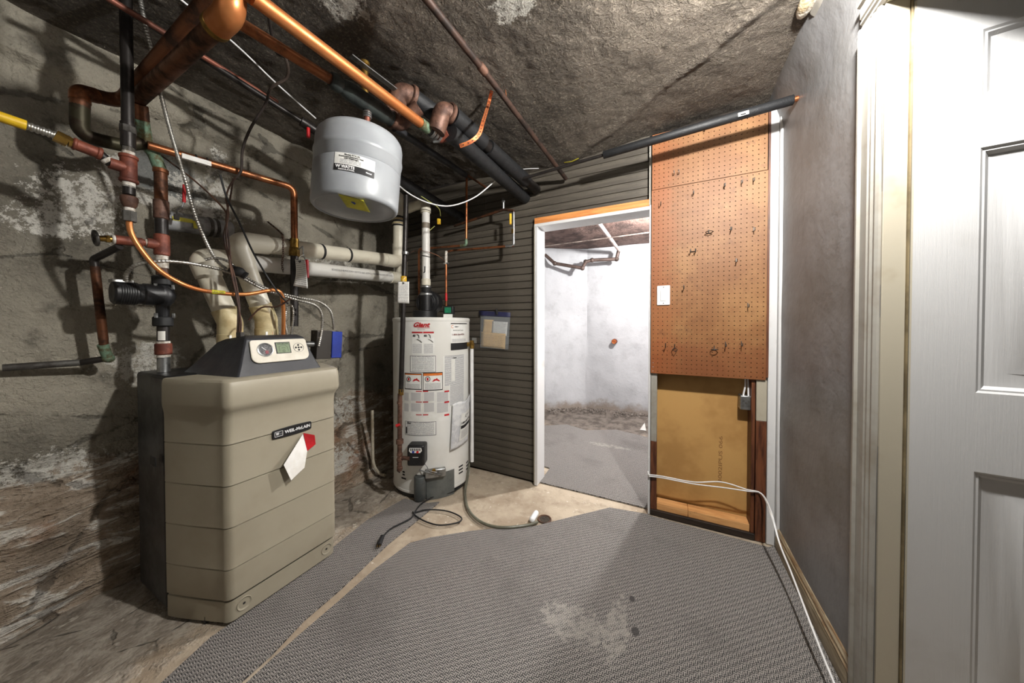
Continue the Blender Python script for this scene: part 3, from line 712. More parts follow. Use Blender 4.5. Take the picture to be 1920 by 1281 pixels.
# ================================================================== boiler
bo = thing('boiler', 'taupe floor standing boiler with charcoal control console on top', 'boiler', (-1.8, 0.784, 0))
YC = 0.784
def plan(off, z):
    """right-handed outline of the front cover at one height, from the back left edge round the front"""
    pts = []; so = off * 0.35; hw = 0.224 + so; xf = -1.510 + off; rc = 0.030; off = so
    pts.append((-1.788, YC - 0.306 - off * 0.6)); 
    for k in range(1, 7):
        q = k / 7; pts.append((-1.788 + (xf - rc + 1.788) * q, YC - 0.306 - off * 0.6 + (0.306 + off * 0.6 - hw) * (q ** 1.12)))
    for k in range(7):
        a = -math.pi / 2 + math.pi / 2 * k / 6
        pts.append((xf - rc + rc * math.cos(a), YC - hw + rc + rc * math.sin(a) - 0.0 if k else YC - hw))
    for k in range(1, 12): pts.append((xf, YC - hw + rc + (2 * hw - 2 * rc) * k / 12))
    m = [(x, 2 * YC - y) for x, y in reversed(pts[:14])]
    return pts[:14] + pts[14:] + m
prof = [(0.107, 0.0), (0.11, 0.002)]
for gz in (0.228, 0.391, 0.555, 0.716): prof += [(gz - 0.004, 0.002), (gz - 0.002, -0.003), (gz + 0.001, -0.003), (gz + 0.002, 0.004), (gz + 0.012, 0.002)]
prof += [(0.81, 0.002), (0.832, 0.006), (0.848, 0.016), (0.860, 0.026), (0.875, 0.030), (0.945, 0.026), (0.960, 0.020), (0.968, 0.006), (0.970, -0.02)]
L = [plan(o_, z_) for z_, o_ in prof]; nP = len(L[0]); v = []; f = []
for (z_, _), lp in zip(prof, L): v += [(x, y, z_) for x, y in lp]
for i in range(len(L) - 1):
    for k in range(nP - 1): f.append((i * nP + k, i * nP + k + 1, (i + 1) * nP + k + 1, (i + 1) * nP + k))
f.append(tuple(range((len(L) - 1) * nP, len(L) * nP)))
cov = MB().add(v, f).build('front_cover', TAN, bo, sharp=28)
low = [plan(-0.016, 0)]; pl = MB(); lo_ = plan(-0.007, 0); hi_ = plan(-0.007, 0)
v = [(x, y, 0.009) for x, y in plan(-0.016, 0)] + [(x, y, 0.016) for x, y in lo_] + [(x, y, 0.096) for x, y in hi_] + [(x, y, 0.099) for x, y in plan(-0.024, 0)] + [(x, y, 0.115) for x, y in plan(-0.024, 0)]
f = [(i * nP + k, i * nP + k + 1, (i + 1) * nP + k + 1, (i + 1) * nP + k) for i in range(4) for k in range(nP - 1)]
plinth = pl.add(v, f).build('plinth', TAN, bo, sharp=28)
for yy in (YC - 0.165, YC + 0.172):
    s = MB().lathe([(0.026, 0.004), (0.024, 0.0075), (0.020, 0.005), (0.013, 0.003), (0.010, 0.004), (0.0, 0.004)], (-1.5215, yy, 0.060), (1, 0, 0), 20).build('screw_dish', TAN, plinth, sharp=60)
    MB().box((-1.5175, yy - 0.004, 0.056), (-1.5162, yy + 0.004, 0.064)).build('screw_hole', RUBBER, s if False else plinth)
MB().box((-2.10, YC - 0.306, 0.03), (-1.792, YC + 0.306, 0.975)).build('rear_cabinet', BLACKPL, bo, bevel=0.012)
MB().box((-2.06, YC - 0.25, 0.0), (-1.62, YC + 0.19, 0.03)).build('base', RUBBER, bo)
MB().box((-1.875, YC - 0.3255, 0.615), (-1.815, YC - 0.3215, 0.650)).build('side_handle', RUBBER, bo, bevel=0.002)
# console: a sloped charcoal hood with a beige instrument plate
CX0, CX1 = -1.545, -1.86
def cons(x, z, y0, y1): return [(x, y0, z), (x, y1, z)]
bf = [(-1.540, 0.615, 0.968), (-1.540, 0.953, 0.968), (-1.560, 0.938, 1.01), (-1.600, 0.905, 1.122), (-1.640, 0.895, 1.135), (-1.640, 0.690, 1.135), (-1.600, 0.668, 1.122), (-1.560, 0.632, 1.01)]
bb_ = [(-1.90, 0.560, 0.968), (-1.90, 0.99, 0.968), (-1.89, 0.96, 1.01), (-1.86, 0.905, 1.10), (-1.84, 0.895, 1.115), (-1.84, 0.690, 1.115), (-1.86, 0.668, 1.10), (-1.89, 0.60, 1.01)]
cns = MB().add(bf + bb_, [(0, 1, 2, 7), (7, 2, 3, 6), (6, 3, 4, 5), (1, 9, 10, 2), (2, 10, 11, 3), (3, 11, 12, 4), (4, 12, 13, 5), (5, 13, 14, 6), (6, 14, 15, 7), (7, 15, 8, 0), (8, 15, 10, 9), (15, 14, 11, 10), (14, 13, 12, 11)]).build('console', DKGREYPL, bo, sharp=30, bevel=0.006)
cu_, cv_ = Vector((0, 1, 0)), dirn((-1.560, 0, 1.01), (-1.600, 0, 1.122))
CF = frame(Vector((-1.578, 0.790, 1.064)), cu_, cv_)         # console face: u right, v up, w out
def rrect(w_, h, r, n=6, low_r=None):
    out = []
    for cx, cy, a0, rr in ((w_ / 2, h / 2, 0, r), (-w_ / 2, h / 2, 90, r), (-w_ / 2, -h / 2, 180, low_r or r), (w_ / 2, -h / 2, 270, low_r or r)):
        sx, sy = (1 if cx > 0 else -1), (1 if cy > 0 else -1)
        for k in range(n + 1):
            a = math.radians(a0 + 90 * k / n); out.append((cx - sx * rr + rr * math.cos(a), cy - sy * rr + rr * math.sin(a)))
    return out
def slab(outline, w0, w1, F): return MB().prism(outline, w0, w1, lambda u, v, w_: F @ Vector((u, v, w_)))
tr = [(u * (1 + (-v) * 0.35), v) for u, v in rrect(0.232, 0.104, 0.012, 6, 0.030)]
plate = slab(tr, 0.001, 0.008, CF).build('instrument_plate', BEIGE, cns, bevel=0.002)
def at(F, u, v, w_=0): return F @ Vector((u, v, w_))
wd = cu_.cross(cv_).normalized()
MB().lathe([(0.031, 0.0), (0.031, 0.0025), (0.026, 0.004), (0.025, 0.0015)], at(CF, -0.062, 0.006, 0.008), wd, 28).build('gauge_bezel', STEEL, cns)
MB().lathe([(0.0, 0.001), (0.0255, 0.001)], at(CF, -0.062, 0.006, 0.008), wd, 28).build('gauge_dial', pbr('dark_dial', C(70, 70, 72), C(120, 118, 118), 0.3, scale=220, lo=0.5, hi=0.6), cns)
MB().box((-0.001, -0.003, 0.0012), (0.001, 0.018, 0.0018), CF @ Matrix.Translation((-0.062, 0.006, 0.008)) @ Matrix.Rotation(0.8, 4, 'Z')).build('gauge_needle', WHITEPL, cns)
MB().box((-0.002, -0.019, 0.0012), (0.010, -0.004, 0.0015), CF @ Matrix.Translation((-0.062, 0.006, 0.008))).build('gauge_mark', pbr('dial_red', C(130, 50, 60), C(100, 36, 46), 0.5), cns)
MB().box((-0.022, -0.016, 0.0), (0.040, 0.038, 0.0092), CF).build('screen_bezel', BLACKPL, cns, bevel=0.001)
MB().box((-0.018, -0.013, 0.0093), (0.036, 0.034, 0.0098), CF).build('screen', LCD, cns)
lettering('WEIL-MCLAIN', 0.0075, INK, cns, CF @ Matrix.Translation((0.009, 0.029, 0.0101)), bold=0.0002, width=0.046)
ic = MB()
for a, b in (((-0.008, 0.017), (0.002, 0.021)), ((0.002, 0.021), (0.018, 0.021)), ((0.018, 0.021), (0.027, 0.012)), ((-0.008, 0.017), (-0.008, -0.006)), ((0.027, 0.012), (0.027, -0.006)), ((0.002, 0.010), (0.017, 0.010))):
    ic.cyl(at(CF, a[0], a[1], 0.0099), at(CF, b[0], b[1], 0.0099), 0.0005, 4)
ic.torus(at(CF, 0.009, -0.005, 0.0099), wd, 0.0045, 0.0006, 16, 4)
ic.build('screen_icon', INK, cns)
MB().lathe([(0.0225, 0.0), (0.0225, 0.0012), (0.0215, 0.0012), (0.0215, 0.0)], at(CF, 0.075, 0.008, 0.008), wd, 28).build('keypad_ring', GREYINK, cns)
for du, dv in ((0, 0), (0.012, 0), (-0.012, 0), (0, 0.012), (0, -0.012)):
    MB().lathe([(0.0043, 0), (0.0043, 0.0014), (0.0022, 0.0014), (0.0018, 0.0008), (0, 0.0008)], at(CF, 0.075 + du, 0.008 + dv, 0.008), wd, 14).build('key', INK, cns)
# badge
BF = frame(P(548, 806, x=-1.507), (0, 1, 0), (0, 0, 1))
bw, bh = 0.162, 0.036
out = [(-bw / 2, -bh / 2 + 0.004), (-bw / 2 + 0.004, -bh / 2)] + [(-bw / 2 + bw * k / 8, -bh / 2 - 0.003 * math.sin(math.pi * k / 8)) for k in range(1, 8)] + [(bw / 2 - 0.004, -bh / 2), (bw / 2, -bh / 2 + 0.004), (bw / 2, bh / 2 - 0.004), (bw / 2 - 0.004, bh / 2)] + [(bw / 2 - bw * k / 8, bh / 2 + 0.003 * math.sin(math.pi * k / 8)) for k in range(1, 8)] + [(-bw / 2 + 0.004, bh / 2), (-bw / 2, bh / 2 - 0.004)]
bd = slab(out, 0.0, 0.006, BF).build('name_badge', BLACKPL, bo, bevel=0.0015)
lettering('WEIL-McLAIN', 0.019, WHITEPL, bd, BF @ Matrix.Translation((0.020, 0, 0.0064)), bold=0.0006, width=0.108)
lg = MB()
for lo, hi in (((-0.073, -0.011, 0.006), (-0.041, -0.0095, 0.0066)), ((-0.073, 0.0095, 0.006), (-0.041, 0.011, 0.0066)), ((-0.073, -0.011, 0.006), (-0.0715, 0.011, 0.0066)), ((-0.0425, -0.011, 0.006), (-0.041, 0.011, 0.0066))): lg.box(lo, hi, BF)
lg.build('logo_frame', WHITEPL, bd)
lettering('W', 0.016, WHITEPL, bd, BF @ Matrix.Translation((-0.062, 0, 0.0064)), bold=0.0008, width=0.013, name='logo')
lettering('m', 0.016, GREYINK, bd, BF @ Matrix.Translation((-0.050, 0, 0.0064)), bold=0.0004, width=0.011, name='logo')
# scuffs on the cover are modelled as thin paint smears
for a_, b_, r_ in (((528, 748), (560, 741), 0.005), ((598, 720), (606, 722), 0.006), ((485, 798), (498, 796), 0.006), ((588, 786), (604, 782), 0.005)):
    pa, pb = P(*a_, x=-1.5065), P(*b_, x=-1.5065)
tagroot = thing('paper_tag', 'folded white and red paper tag stuck below the boiler badge', 'tag', P(560, 850, x=-1.50))
def bent(pxs, xs_): return [P(a, b, x=x) for (a, b), x in zip(pxs, xs_)]
w1 = bent([(568, 814), (576, 846), (571, 877), (546, 901), (532, 872)], (-1.500, -1.498, -1.487, -1.470, -1.478))
MB().add(w1 + [p + Vector((-0.0012, 0, 0)) for p in w1], [(0, 1, 2, 3, 4), (9, 8, 7, 6, 5)] + [(i, 5 + i, 5 + (i + 1) % 5, (i + 1) % 5) for i in range(5)]).build('white_flap', PAPER, tagroot, sharp=20)
w2 = bent([(569, 812), (590, 816), (592, 833), (576, 846)], (-1.5035, -1.495, -1.497, -1.5015))
MB().add(w2 + [p + Vector((-0.0012, 0, 0)) for p in w2], [(0, 1, 2, 3), (7, 6, 5, 4)] + [(i, 4 + i, 4 + (i + 1) % 4, (i + 1) % 4) for i in range(4)]).build('red_flap', REDINK, tagroot, sharp=20)

# ================================================================== water heater
he = thing('water_heater', 'tall white gas water heater covered in printed labels', 'water heater', (HX, HY, 0))
HT = 1.232
MB().lathe([(HR - 0.01, 0.03), (HR, 0.034), (HR, 0.10), (HR, HT - 0.023), (HR + 0.003, HT - 0.022), (HR + 0.003, HT - 0.006), (HR, HT), (HR - 0.008, HT + 0.002), (HR - 0.03, HT - 0.004), (0, HT - 0.004)], (HX, HY, 0), n=72).build('jacket', HWHITE, he, sharp=25)
MB().lathe([(HR - 0.02, 0.0), (HR - 0.012, 0.002), (HR - 0.012, 0.032), (0, 0.032)], (HX, HY, 0), n=48).build('base_ring', BLACKPL, he)
MB().lathe([(HR + 0.001, 0.038), (HR + 0.0025, 0.04), (HR + 0.0025, 0.052), (HR + 0.001, 0.054)], (HX, HY, 0), n=72).build('base_band', HWHITE, he)
def hp(a, z, r): return Vector((HX + math.cos(a) * r, HY + math.sin(a) * r, z))
def patch(px0, py0, px1, py1, mat, name='label_patch', off=0.0012, nu=14, parent=None, rad=HR):
    """curved print on the jacket between two photo corners"""
    a0, zt = PH(px0, py0, rad); a1, zb_ = PH(px1, py1, rad)
    return MB().grid(lambda u, v: hp(a0 + (a1 - a0) * u, zb_ + (zt - zb_) * v, rad + off), nu, 2, uv=True).build(name, mat, parent or he)
def htext(txt, px, py, size, mat, shear=0.0, bold=0.0, off=0.0022, width=None, parent=None):
    a, z = PH(px, py)
    return lettering(txt, size, mat, parent or he, lambda p: hp(a + p.x / HR, z + p.y, HR + off), shear, bold, width)
htext('Giant', 791, 609.5, 0.042, REDINK, 0.35, 0.0018, width=0.112)
patch(782, 614.6, 806, 615.4, REDINK, 'logo_underline', nu=4)
htext('Factories', 790, 618, 0.011, GREYINK, 0.3, width=0.05)
p_ = patch(772, 622, 814, 664, LABELW, 'warning_label')
for x0, x1 in ((772.5, 792.5), (793.5, 813.5)):
    patch(x0, 622, x1, 625, REDINK, 'label_band', 0.0018, 6, p_)
    patch(x0 + 0.5, 645, x1 - 0.5, 663, SMALLPRINT, 'label_print', 0.0016, 6, p_)
    htext('40', x0 + 4, 630, 0.020, INK, 0, 0.0012, 0.0018, parent=p_)
    for a_, b_, r_ in (((x0 + 9, 627), (x0 + 14, 630), 0.008), ((x0 + 13, 629), (x0 + 14, 634), 0.006), ((x0 + 10, 636), (x0 + 19, 642), 0.008)):
        q0, q1 = PH(*a_), PH(*b_)
        MB().path([hp(q0[0], q0[1], HR + 0.001), hp((q0[0] + q1[0]) / 2, (q0[1] + q1[1]) / 2 + 0.004, HR + 0.001), hp(q1[0], q1[1], HR + 0.001)], r_ * 0.75, 6, flat=0.1).build('pictogram', INK, p_)
p_ = patch(769, 667, 817, 698, GREYINK, 'diagram_label', 0.0010); patch(770, 668, 816, 697, SMALLPRINT, 'label_print', 0.0014, parent=p_)
for x0, x1 in ((759, 791), (793, 830)):
    p_ = patch(x0, 699, x1, 731, INK, 'caution_label'); patch(x0 + 1, 700.5, x1 - 1, 729.5, LABELW, 'label_face', 0.0017, parent=p_)
    patch(x0 + 1, 700.5, x1 - 1, 703.5, ORANGEINK, 'label_band', 0.0021, parent=p_); patch(x0 + 2, 719, x1 - 2, 729, SMALLPRINT, 'label_print', 0.0020, parent=p_)
    q = PH(x0 + (x1 - x0) * 0.24, 711); nn = Vector((math.cos(q[0]), math.sin(q[0]), 0))
    MB().torus(hp(q[0], q[1], HR + 0.002), nn, 0.016, 0.002, 18, 4).build('pictogram_ring', INK, p_)
    MB().box((-0.006, -0.009, -0.001), (0.006, 0.009, 0.0014), frame(hp(q[0], q[1], HR + 0.0015), nn.cross(UPZ) * -1, UPZ)).build('pictogram', REDINK, p_)
    q = PH(x0 + (x1 - x0) * 0.66, 712); nn = Vector((math.cos(q[0]), math.sin(q[0]), 0))
    MB().prism([(-0.026, -0.012), (0.028, -0.012), (0.022, -0.004), (0.012, 0.002), (0.006, 0.012), (-0.002, 0.004), (-0.012, 0.004)], 0.0015, 0.0026, lambda u, v, w_: hp(q[0] + u / HR, q[1] + v, HR + w_)).build('pictogram', REDINK, p_)
p_ = patch(757, 733, 842, 787, LABELW, 'instruction_label', 0.0008)
for yy in (733, 753, 777):
    for x0, x1 in ((780, 791), (793, 803), (833, 842)): patch(x0, yy, x1, yy + 1.8, REDINK, 'label_band', 0.0016, 4, p_)
for yy in (736, 756):
    for x0, x1 in ((758, 767), (770, 790), (794, 815), (818, 841)): patch(x0, yy, x1, yy + 16, DENSEPRINT, 'label_print', 0.0014, 6, p_)
p_ = patch(831, 668, 871, 718, DENSEPRINT, 'lighting_label', 0.0008); patch(846, 674, 853, 714, LABELW, 'label_print', 0.0014, 4, p_)
htext('Giant', 852, 671, 0.014, INK, 0.3, 0.0006, parent=p_)
patch(842, 722, 870, 754, DENSEPRINT, 'side_label', 0.0008)
p_ = patch(760, 789, 818, 816, GREYINK, 'rating_label', 0.0010); patch(761, 790, 817, 815, SMALLPRINT, 'label_print', 0.0014, parent=p_)
htext('Giant', 767, 793, 0.014, INK, 0.3, 0.0006, parent=p_); patch(761.5, 800, 764, 813, INK, 'barcode', 0.0018, 3, p_)
p_ = patch(845, 607, 876, 641, LABELW, 'rental_label'); patch(845, 606, 875, 608, INK, 'label_band', 0.0018, 6, p_)
patch(845, 644, 876, 654, INK, 'label_band', 0.0016, 6, p_); patch(846, 636, 874, 640, SMALLPRINT, 'label_print', 0.0016, 6, p_)
htext('1-800-266-9376', 860, 627.5, 0.016, pbr('brown_print', C(110, 60, 56), None, 0.6), 0, 0.0006, 0.002, 0.118, p_)
htext('C', 848, 613, 0.030, ORANGEINK, 0, 0, 0.002, parent=p_); htext('DIRECT', 856, 613, 0.010, INK, 0, 0.0004, 0.002, parent=p_); htext('Rental water heater', 860, 619.5, 0.009, INK, 0, 0.0002, 0.002, 0.10, p_)
# combustion vents
for cx_, rows_ in ((747, ((872, 1), (878, 1), (884, 1))), (757, ((885, 0.5), (890, 0.5), (897, 1))), (864, ((874, 1), (880, 1), (886, 1))), (876, ((866, 1), (872, 1), (878, 1)))):
    for yy, ww in rows_:
        a, z = PH(cx_, yy); nn = Vector((math.cos(a), math.sin(a), 0))
        MB().grid(lambda u, v: hp(a + (u - 0.5) * 0.16 * ww, z + (v - 0.5) * 0.011, HR + 0.0012), 5, 1).build('vent_slot', INK, he)
# burner access door, gas control and fittings
a0, zt = PH(800, 889); a1, zb_ = PH(851, 925)
dr = MB().grid(lambda u, v: hp(a0 + (a1 - a0) * u, zb_ + (zt - zb_) * v, HR + 0.006), 16, 3)
dr.build('burner_door', pbr('grey_steel_door', C(112, 116, 114), C(98, 102, 100), 0.45, 0.3), he)
a, z = PH(789, 912)
MB().lathe([(0.0, -0.092), (0.036, -0.092), (0.040, -0.086), (0.040, 0.06), (0.036, 0.066), (0.0, 0.066)], hp(a, z, HR + 0.012) + Vector((0, 0, 0.012)), n=24).build('burner_cover', pbr('grey_steel_cover', C(100, 104, 104), C(84, 88, 88), 0.4, 0.4), he)
a, z = PH(818, 884)
MB().box((-0.075, -0.028, 0.0), (0.060, 0.028, 0.035), frame(hp(a, z, HR), Vector((math.cos(a), math.sin(a), 0)).cross(UPZ) * -1, UPZ)).build('burner_bracket', STEEL, he, bevel=0.006)
MB().lathe([(0, 0), (0.012, 0), (0.012, 0.012), (0, 0.012)], hp(*PH(813, 878), HR + 0.03), (math.cos(a), math.sin(a), 0), 14).build('sight_glass', BRASS, he)
MB().wire([hp(PH(797, 861)[0], PH(797, 861)[1], HR + 0.05), hp(*PH(803, 868), HR + 0.06), hp(*PH(806, 876), HR + 0.055), hp(*PH(818, 880), HR + 0.05)], 0.003).wire([hp(*PH(790, 875), HR + 0.05), hp(*PH(808, 881), HR + 0.05), hp(*PH(826, 886), HR + 0.035)], 0.004).build('pilot_tube', STEEL, he)
gc = P(779, 856, d=1.985); GN = (-FWDH).normalized()
GF = frame(gc, RIGHT, UPZ)
gv = MB().box((-0.056, -0.066, -0.085), (0.056, 0.070, 0.0), GF).build('gas_control', BLACKPL, he, bevel=0.012)
MB().prism([(-0.038, 0.055), (-0.042, 0.035), (-0.030, 0.022), (0.030, 0.022), (0.042, 0.035), (0.038, 0.055)], 0.0, 0.0015, lambda u, v, w_: GF @ Vector((u, v, w_))).build('control_face', LABELW, gv)
for k in range(6): MB().box((-0.032 + k * 0.0115, 0.037, 0.0015), (-0.026 + k * 0.0115, 0.052, 0.003), GF).build('indicator', INK, gv)
for du, mt in ((-0.014, BLUEPL), (0.014, REDPL)): MB().lathe([(0.008, 0), (0.008, 0.003), (0, 0.003)], GF @ Vector((du, 0.029, 0.0012)), GN, 12).build('button', mt, gv)
MB().box((-0.018, -0.008, 0.0), (0.018, -0.005, 0.0012), GF).build('control_mark', WHITEPL, gv)
# temperature and relief valve with its discharge pipe
tp = P(885, 646, d=2.30); a = math.atan2(tp.y - HY, tp.x - HX)
MB().cyl(hp(a, tp.z, HR - 0.01), hp(a, tp.z, HR + 0.05), 0.016, 12).cyl(hp(a, tp.z - 0.03, HR + 0.034), hp(a, tp.z + 0.03, HR + 0.034), 0.017, 12).build('relief_valve', BRASS, he)
MB().box((-0.004, -0.02, -0.004), (0.03, 0.02, 0.004), frame(hp(a, tp.z + 0.03, HR + 0.04), (math.cos(a), math.sin(a), 0), UPZ)).build('relief_lever', STEEL, he)
MB().cyl(hp(a, tp.z - 0.03, HR + 0.034), hp(a, 0.16, HR + 0.034), 0.013, 14).build('discharge_pipe', WHITEPL, he)
# plastic pouch on the jacket
po = thing('plastic_pouch', 'white plastic document pouch hanging on the water heater', 'pouch', hp(PH(862, 800)[0], 0.6, HR))
a0 = PH(846, 800)[0]; zt, zb_ = PH(850, 757)[1], PH(850, 842)[1]
pm = pbr('crinkled_white_plastic', C(226, 227, 228), C(196, 198, 202), 0.3, scale=14, bump=0.6, bscale=16, bdist=0.012)
tdir = Vector((-math.sin(a0 + 0.30), math.cos(a0 + 0.30), 0)); ndir = Vector((math.cos(a0 + 0.2), math.sin(a0 + 0.2), 0))
def pouch(u, v, off=0.0):
    """u along the pouch, v upwards: hugs the jacket on the left, hangs free on the right"""
    p = hp(a0, 0, HR + 0.004) + tdir * (0.185 * u - 0.02 * (1 - v)) + ndir * (0.006 + 0.045 * math.sin(math.pi * min(1, u * 0.9 + 0.05)) * (0.4 + 0.6 * v) + off)
    p.z = zb_ + (zt - zb_) * v + 0.035 * u * (0.5 + 0.5 * v) + 0.006 * math.sin(u * 9) * v
    return p
MB().grid(lambda u, v: pouch(u, v) + ndir * 0.004 * nz3(u * 5, v * 6, 1, 1), 18, 18).build('bag', pm, po).modifiers.new('thick', 'SOLIDIFY').thickness = 0.001
def onp(u0, u1, v0, v1, off): return lambda u, v: pouch(u0 + (u1 - u0) * u, v0 + (v1 - v0) * v, off)
MB().grid(onp(0.34, 0.95, 0.14, 0.74, 0.006), 12, 6, uv=True).build('printed_sheet', LABELW, po)
MB().grid(onp(0.36, 0.94, 0.40, 0.47, 0.0075), 12, 2).build('printed_band', INK, po)
MB().grid(onp(0.38, 0.92, 0.18, 0.36, 0.0075), 12, 4, uv=True).build('small_print', SMALLPRINT, po)
lettering('1-800-266-9376', 0.02, INK, po, lambda p: pouch(0.65 + p.x / 0.185, 0.525 + p.y / (zt - zb_), 0.008), 0, 0.0006, 0.104)
lettering('C', 0.026, INK, po, lambda p: pouch(0.60 + p.x / 0.185, 0.65 + p.y / (zt - zb_), 0.008), 0, 0.0006)
lettering('DIRECT', 0.010, INK, po, lambda p: pouch(0.77 + p.x / 0.185, 0.65 + p.y / (zt - zb_), 0.008), 0, 0.0003)

# blower on the heater with its vent pipe
bl = thing('vent_blower', 'black power vent blower on top of the water heater', 'blower', (HX, HY, HT))
bc = Vector((-1.60, 1.76, HT))
MB().cyl(bc, bc + Vector((0, 0, 0.055)), 0.088, 28, bev=0.004).build('blower_base', BLACKPL, bl)
ax = dirn((0, 0, 0), (0.35, -0.94, 0)); hb = bc + Vector((0.02, 0.02, 0.115)); ux_ = ax.cross(UPZ)
MB().lathe([(0.0, -0.06), (0.078, -0.06), (0.088, -0.05), (0.088, 0.03), (0.080, 0.04), (0.060, 0.042), (0.05, 0.055), (0.0, 0.055)], hb, ax, 32).build('blower_housing', BLACKPL, bl)
MB().torus(hb + ax * 0.043, ax, 0.062, 0.006, 24, 8).build('blower_rim', BLACKPL, bl)
vb = P(799, 575, d=2.26); vb.z = HT + 0.055
MB().cyl((vb.x, vb.y, HT - 0.003), (vb.x, vb.y, HT + 0.19), 0.042, 24, bev=0.004).build('blower_outlet', BLACKPL, bl)
MB().lathe([(0.043, 0), (0.046, 0.003), (0.046, 0.014), (0.043, 0.017)], (vb.x, vb.y, HT + 0.165), n=24).build('hose_clamp', STEEL, bl)
MB().cyl((vb.x, vb.y, HT + 0.19), (vb.x, vb.y, HT + 0.235), 0.034, 24).build('rubber_boot', RUBBER, bl)
MB().lathe([(0.034, 0), (0.038, 0.002), (0.038, 0.012), (0.034, 0.014)], (vb.x, vb.y, HT + 0.22), n=24).build('hose_clamp', STEEL, bl)
bp = P(838, 574, d=2.24)
MB().box((-0.035, -0.012, -0.03), (0.035, 0.05, 0.03), frame((bp.x + 0.02, bp.y, HT + 0.035), RIGHT, UPZ)).build('junction_box', BLACKPL, bl, bevel=0.004)
MB().box((-0.026, 0.0, 0.03), (0.020, 0.04, 0.036), frame((bp.x + 0.02, bp.y, HT + 0.035), RIGHT, UPZ)).build('green_cover', GREENPL, bl)
MB().box((-0.034, -0.034, 0.03), (0.030, -0.008, 0.034), frame((bp.x + 0.02, bp.y, HT + 0.035), RIGHT, UPZ)).build('rating_plate', LABELW, bl)
vt = thing('heater_vent', 'white plastic vent pipe rising from the heater blower', 'vent pipe', (vb.x, vb.y, HT))
zt2 = P(797, 392, d=2.26).z
MB().cyl((vb.x, vb.y, HT + 0.232), (vb.x, vb.y, zt2), 0.0285, 20).build('vent_pipe', PVCW, vt)
MB().cyl((vb.x, vb.y, HT + 0.236), (vb.x, vb.y, HT + 0.285), 0.0325, 20, bev=0.003).build('coupling', PVC, vt)
zc2 = P(797, 424, d=2.26).z
MB().cyl((vb.x, vb.y, zc2 - 0.02), (vb.x, vb.y, zc2 + 0.02), 0.0292, 20).build('primer_stain', pbr('purple_brown_primer', C(120, 110, 96), None, 0.5), vt)
MB().pipe([(vb.x, vb.y, zt2 - 0.01), (vb.x, vb.y, zt2 + 0.045), (vb.x - 0.13, vb.y + 0.02, zt2 + 0.05), (vb.x - 0.21, vb.y + 0.04, zt2 + 0.05)], 0.034, 0.05, 18).cyl((vb.x, vb.y, zt2 - 0.03), (vb.x, vb.y, zt2 + 0.01), 0.036, 18).build('elbow', PVC, vt)
lettering('J', 0.05, INK, vt, frame(Vector((vb.x, vb.y, P(797, 506, d=2.26).z)) - FWDH * 0.0292, RIGHT, UPZ), 0, 0.001)
MB().torus((vb.x, vb.y, P(797, 481, d=2.26).z), (0.2, 0, 1), 0.029, 0.003, 20, 5).build('cable_tie', RUBBER, vt)
# ================================================================== pipework along the left wall
R1 = P(241, 300, x=-1.79); R1.z = 0
def r1(py): return P(241, py, x=-1.79).z
gp = thing('gas_riser', 'black iron gas riser with red tee beside the copper pipes', 'gas pipe', (R1.x, R1.y, r1(400)))
def vert(z0, z1, r, n=18, bev=0.0): return MB().cyl((R1.x, R1.y, z0), (R1.x, R1.y, z1), r, n, bev=bev)
vert(r1(285), 2.385, 0.0165).build('riser_pipe', BLACKIRON, gp)
vert(r1(277), r1(232), 0.0195).build('union_body', BLACKIRON, gp)
vert(r1(250), r1(238), 0.0215, 8).build('union_nut', GREYIRON, gp)
vert(r1(296), r1(276), 0.0165).build('thread_tape', PUTTY, gp)
z0, z1 = r1(342), r1(292); zt_ = (z0 + z1) / 2
tee = vert(z0, z1, 0.0215, bev=0.003)
sleeve(tee, (R1.x, R1.y, z1 - 0.006), (0, 0, 1), 0.014, 0.025); sleeve(tee, (R1.x, R1.y, z0 + 0.006), (0, 0, 1), 0.014, 0.025)
yl = P(186, 288, x=-1.79)
tee.cyl((R1.x, R1.y, zt_), (R1.x, R1.y - 0.045, zt_ + 0.002), 0.0195, 16).build('tee', REDIRON, gp)
vert(r1(352), r1(338), 0.0165).build('thread_tape', PUTTY, gp)
vert(r1(365), r1(349), 0.0165).build('nipple', BLACKIRON, gp)
MB().lathe([(0.0, 0), (0.013, 0), (0.019, 0.012), (0.023, 0.03), (0.023, 0.042), (0.019, 0.046), (0, 0.046)], (R1.x, R1.y, r1(391)), n=18).build('reducer', RUSTIRON, gp)
vert(r1(399), r1(390), 0.014).build('thread_tape', PUTTY, gp)
vert(r1(415), r1(396), 0.0185, 6).build('flare_nut', GREYIRON, gp)
def gx(px, py): return P(px, py, x=-1.79)
q = [gx(205, 297), gx(186, 288), gx(140, 270), gx(128, 266), gx(103, 254), gx(95, 251), gx(48, 235), gx(-20, 212)]
dd = dirn(q[0], q[-1])
MB().cyl((R1.x, R1.y - 0.04, zt_), q[1], 0.0145, 14).build('nipple', BLACKIRON, gp)
sleeve(MB(), Vector((R1.x, R1.y - 0.04, zt_)).lerp(q[1], 0.35), q[1] - Vector((R1.x, R1.y - 0.04, zt_)), 0.016, 0.0156).build('thread_tape', PUTTY, gp)
rc_ = MB().cyl(q[1], q[2], 0.0185, 16, bev=0.003); sleeve(rc_, q[1], dd, 0.012, 0.0215); sleeve(rc_, q[2], dd, 0.010, 0.0205); rc_.build('coupling', REDIRON, gp)
MB().hexnut(q[2], q[3], 0.0165).hexnut(q[3], q[4], 0.019).build('brass_fitting', BRASS, gp)
MB().conduit([q[4], q[5], q[6]], 0.0135, 0.010, 14).build('bare_corrugated_tube', FLEX, gp)
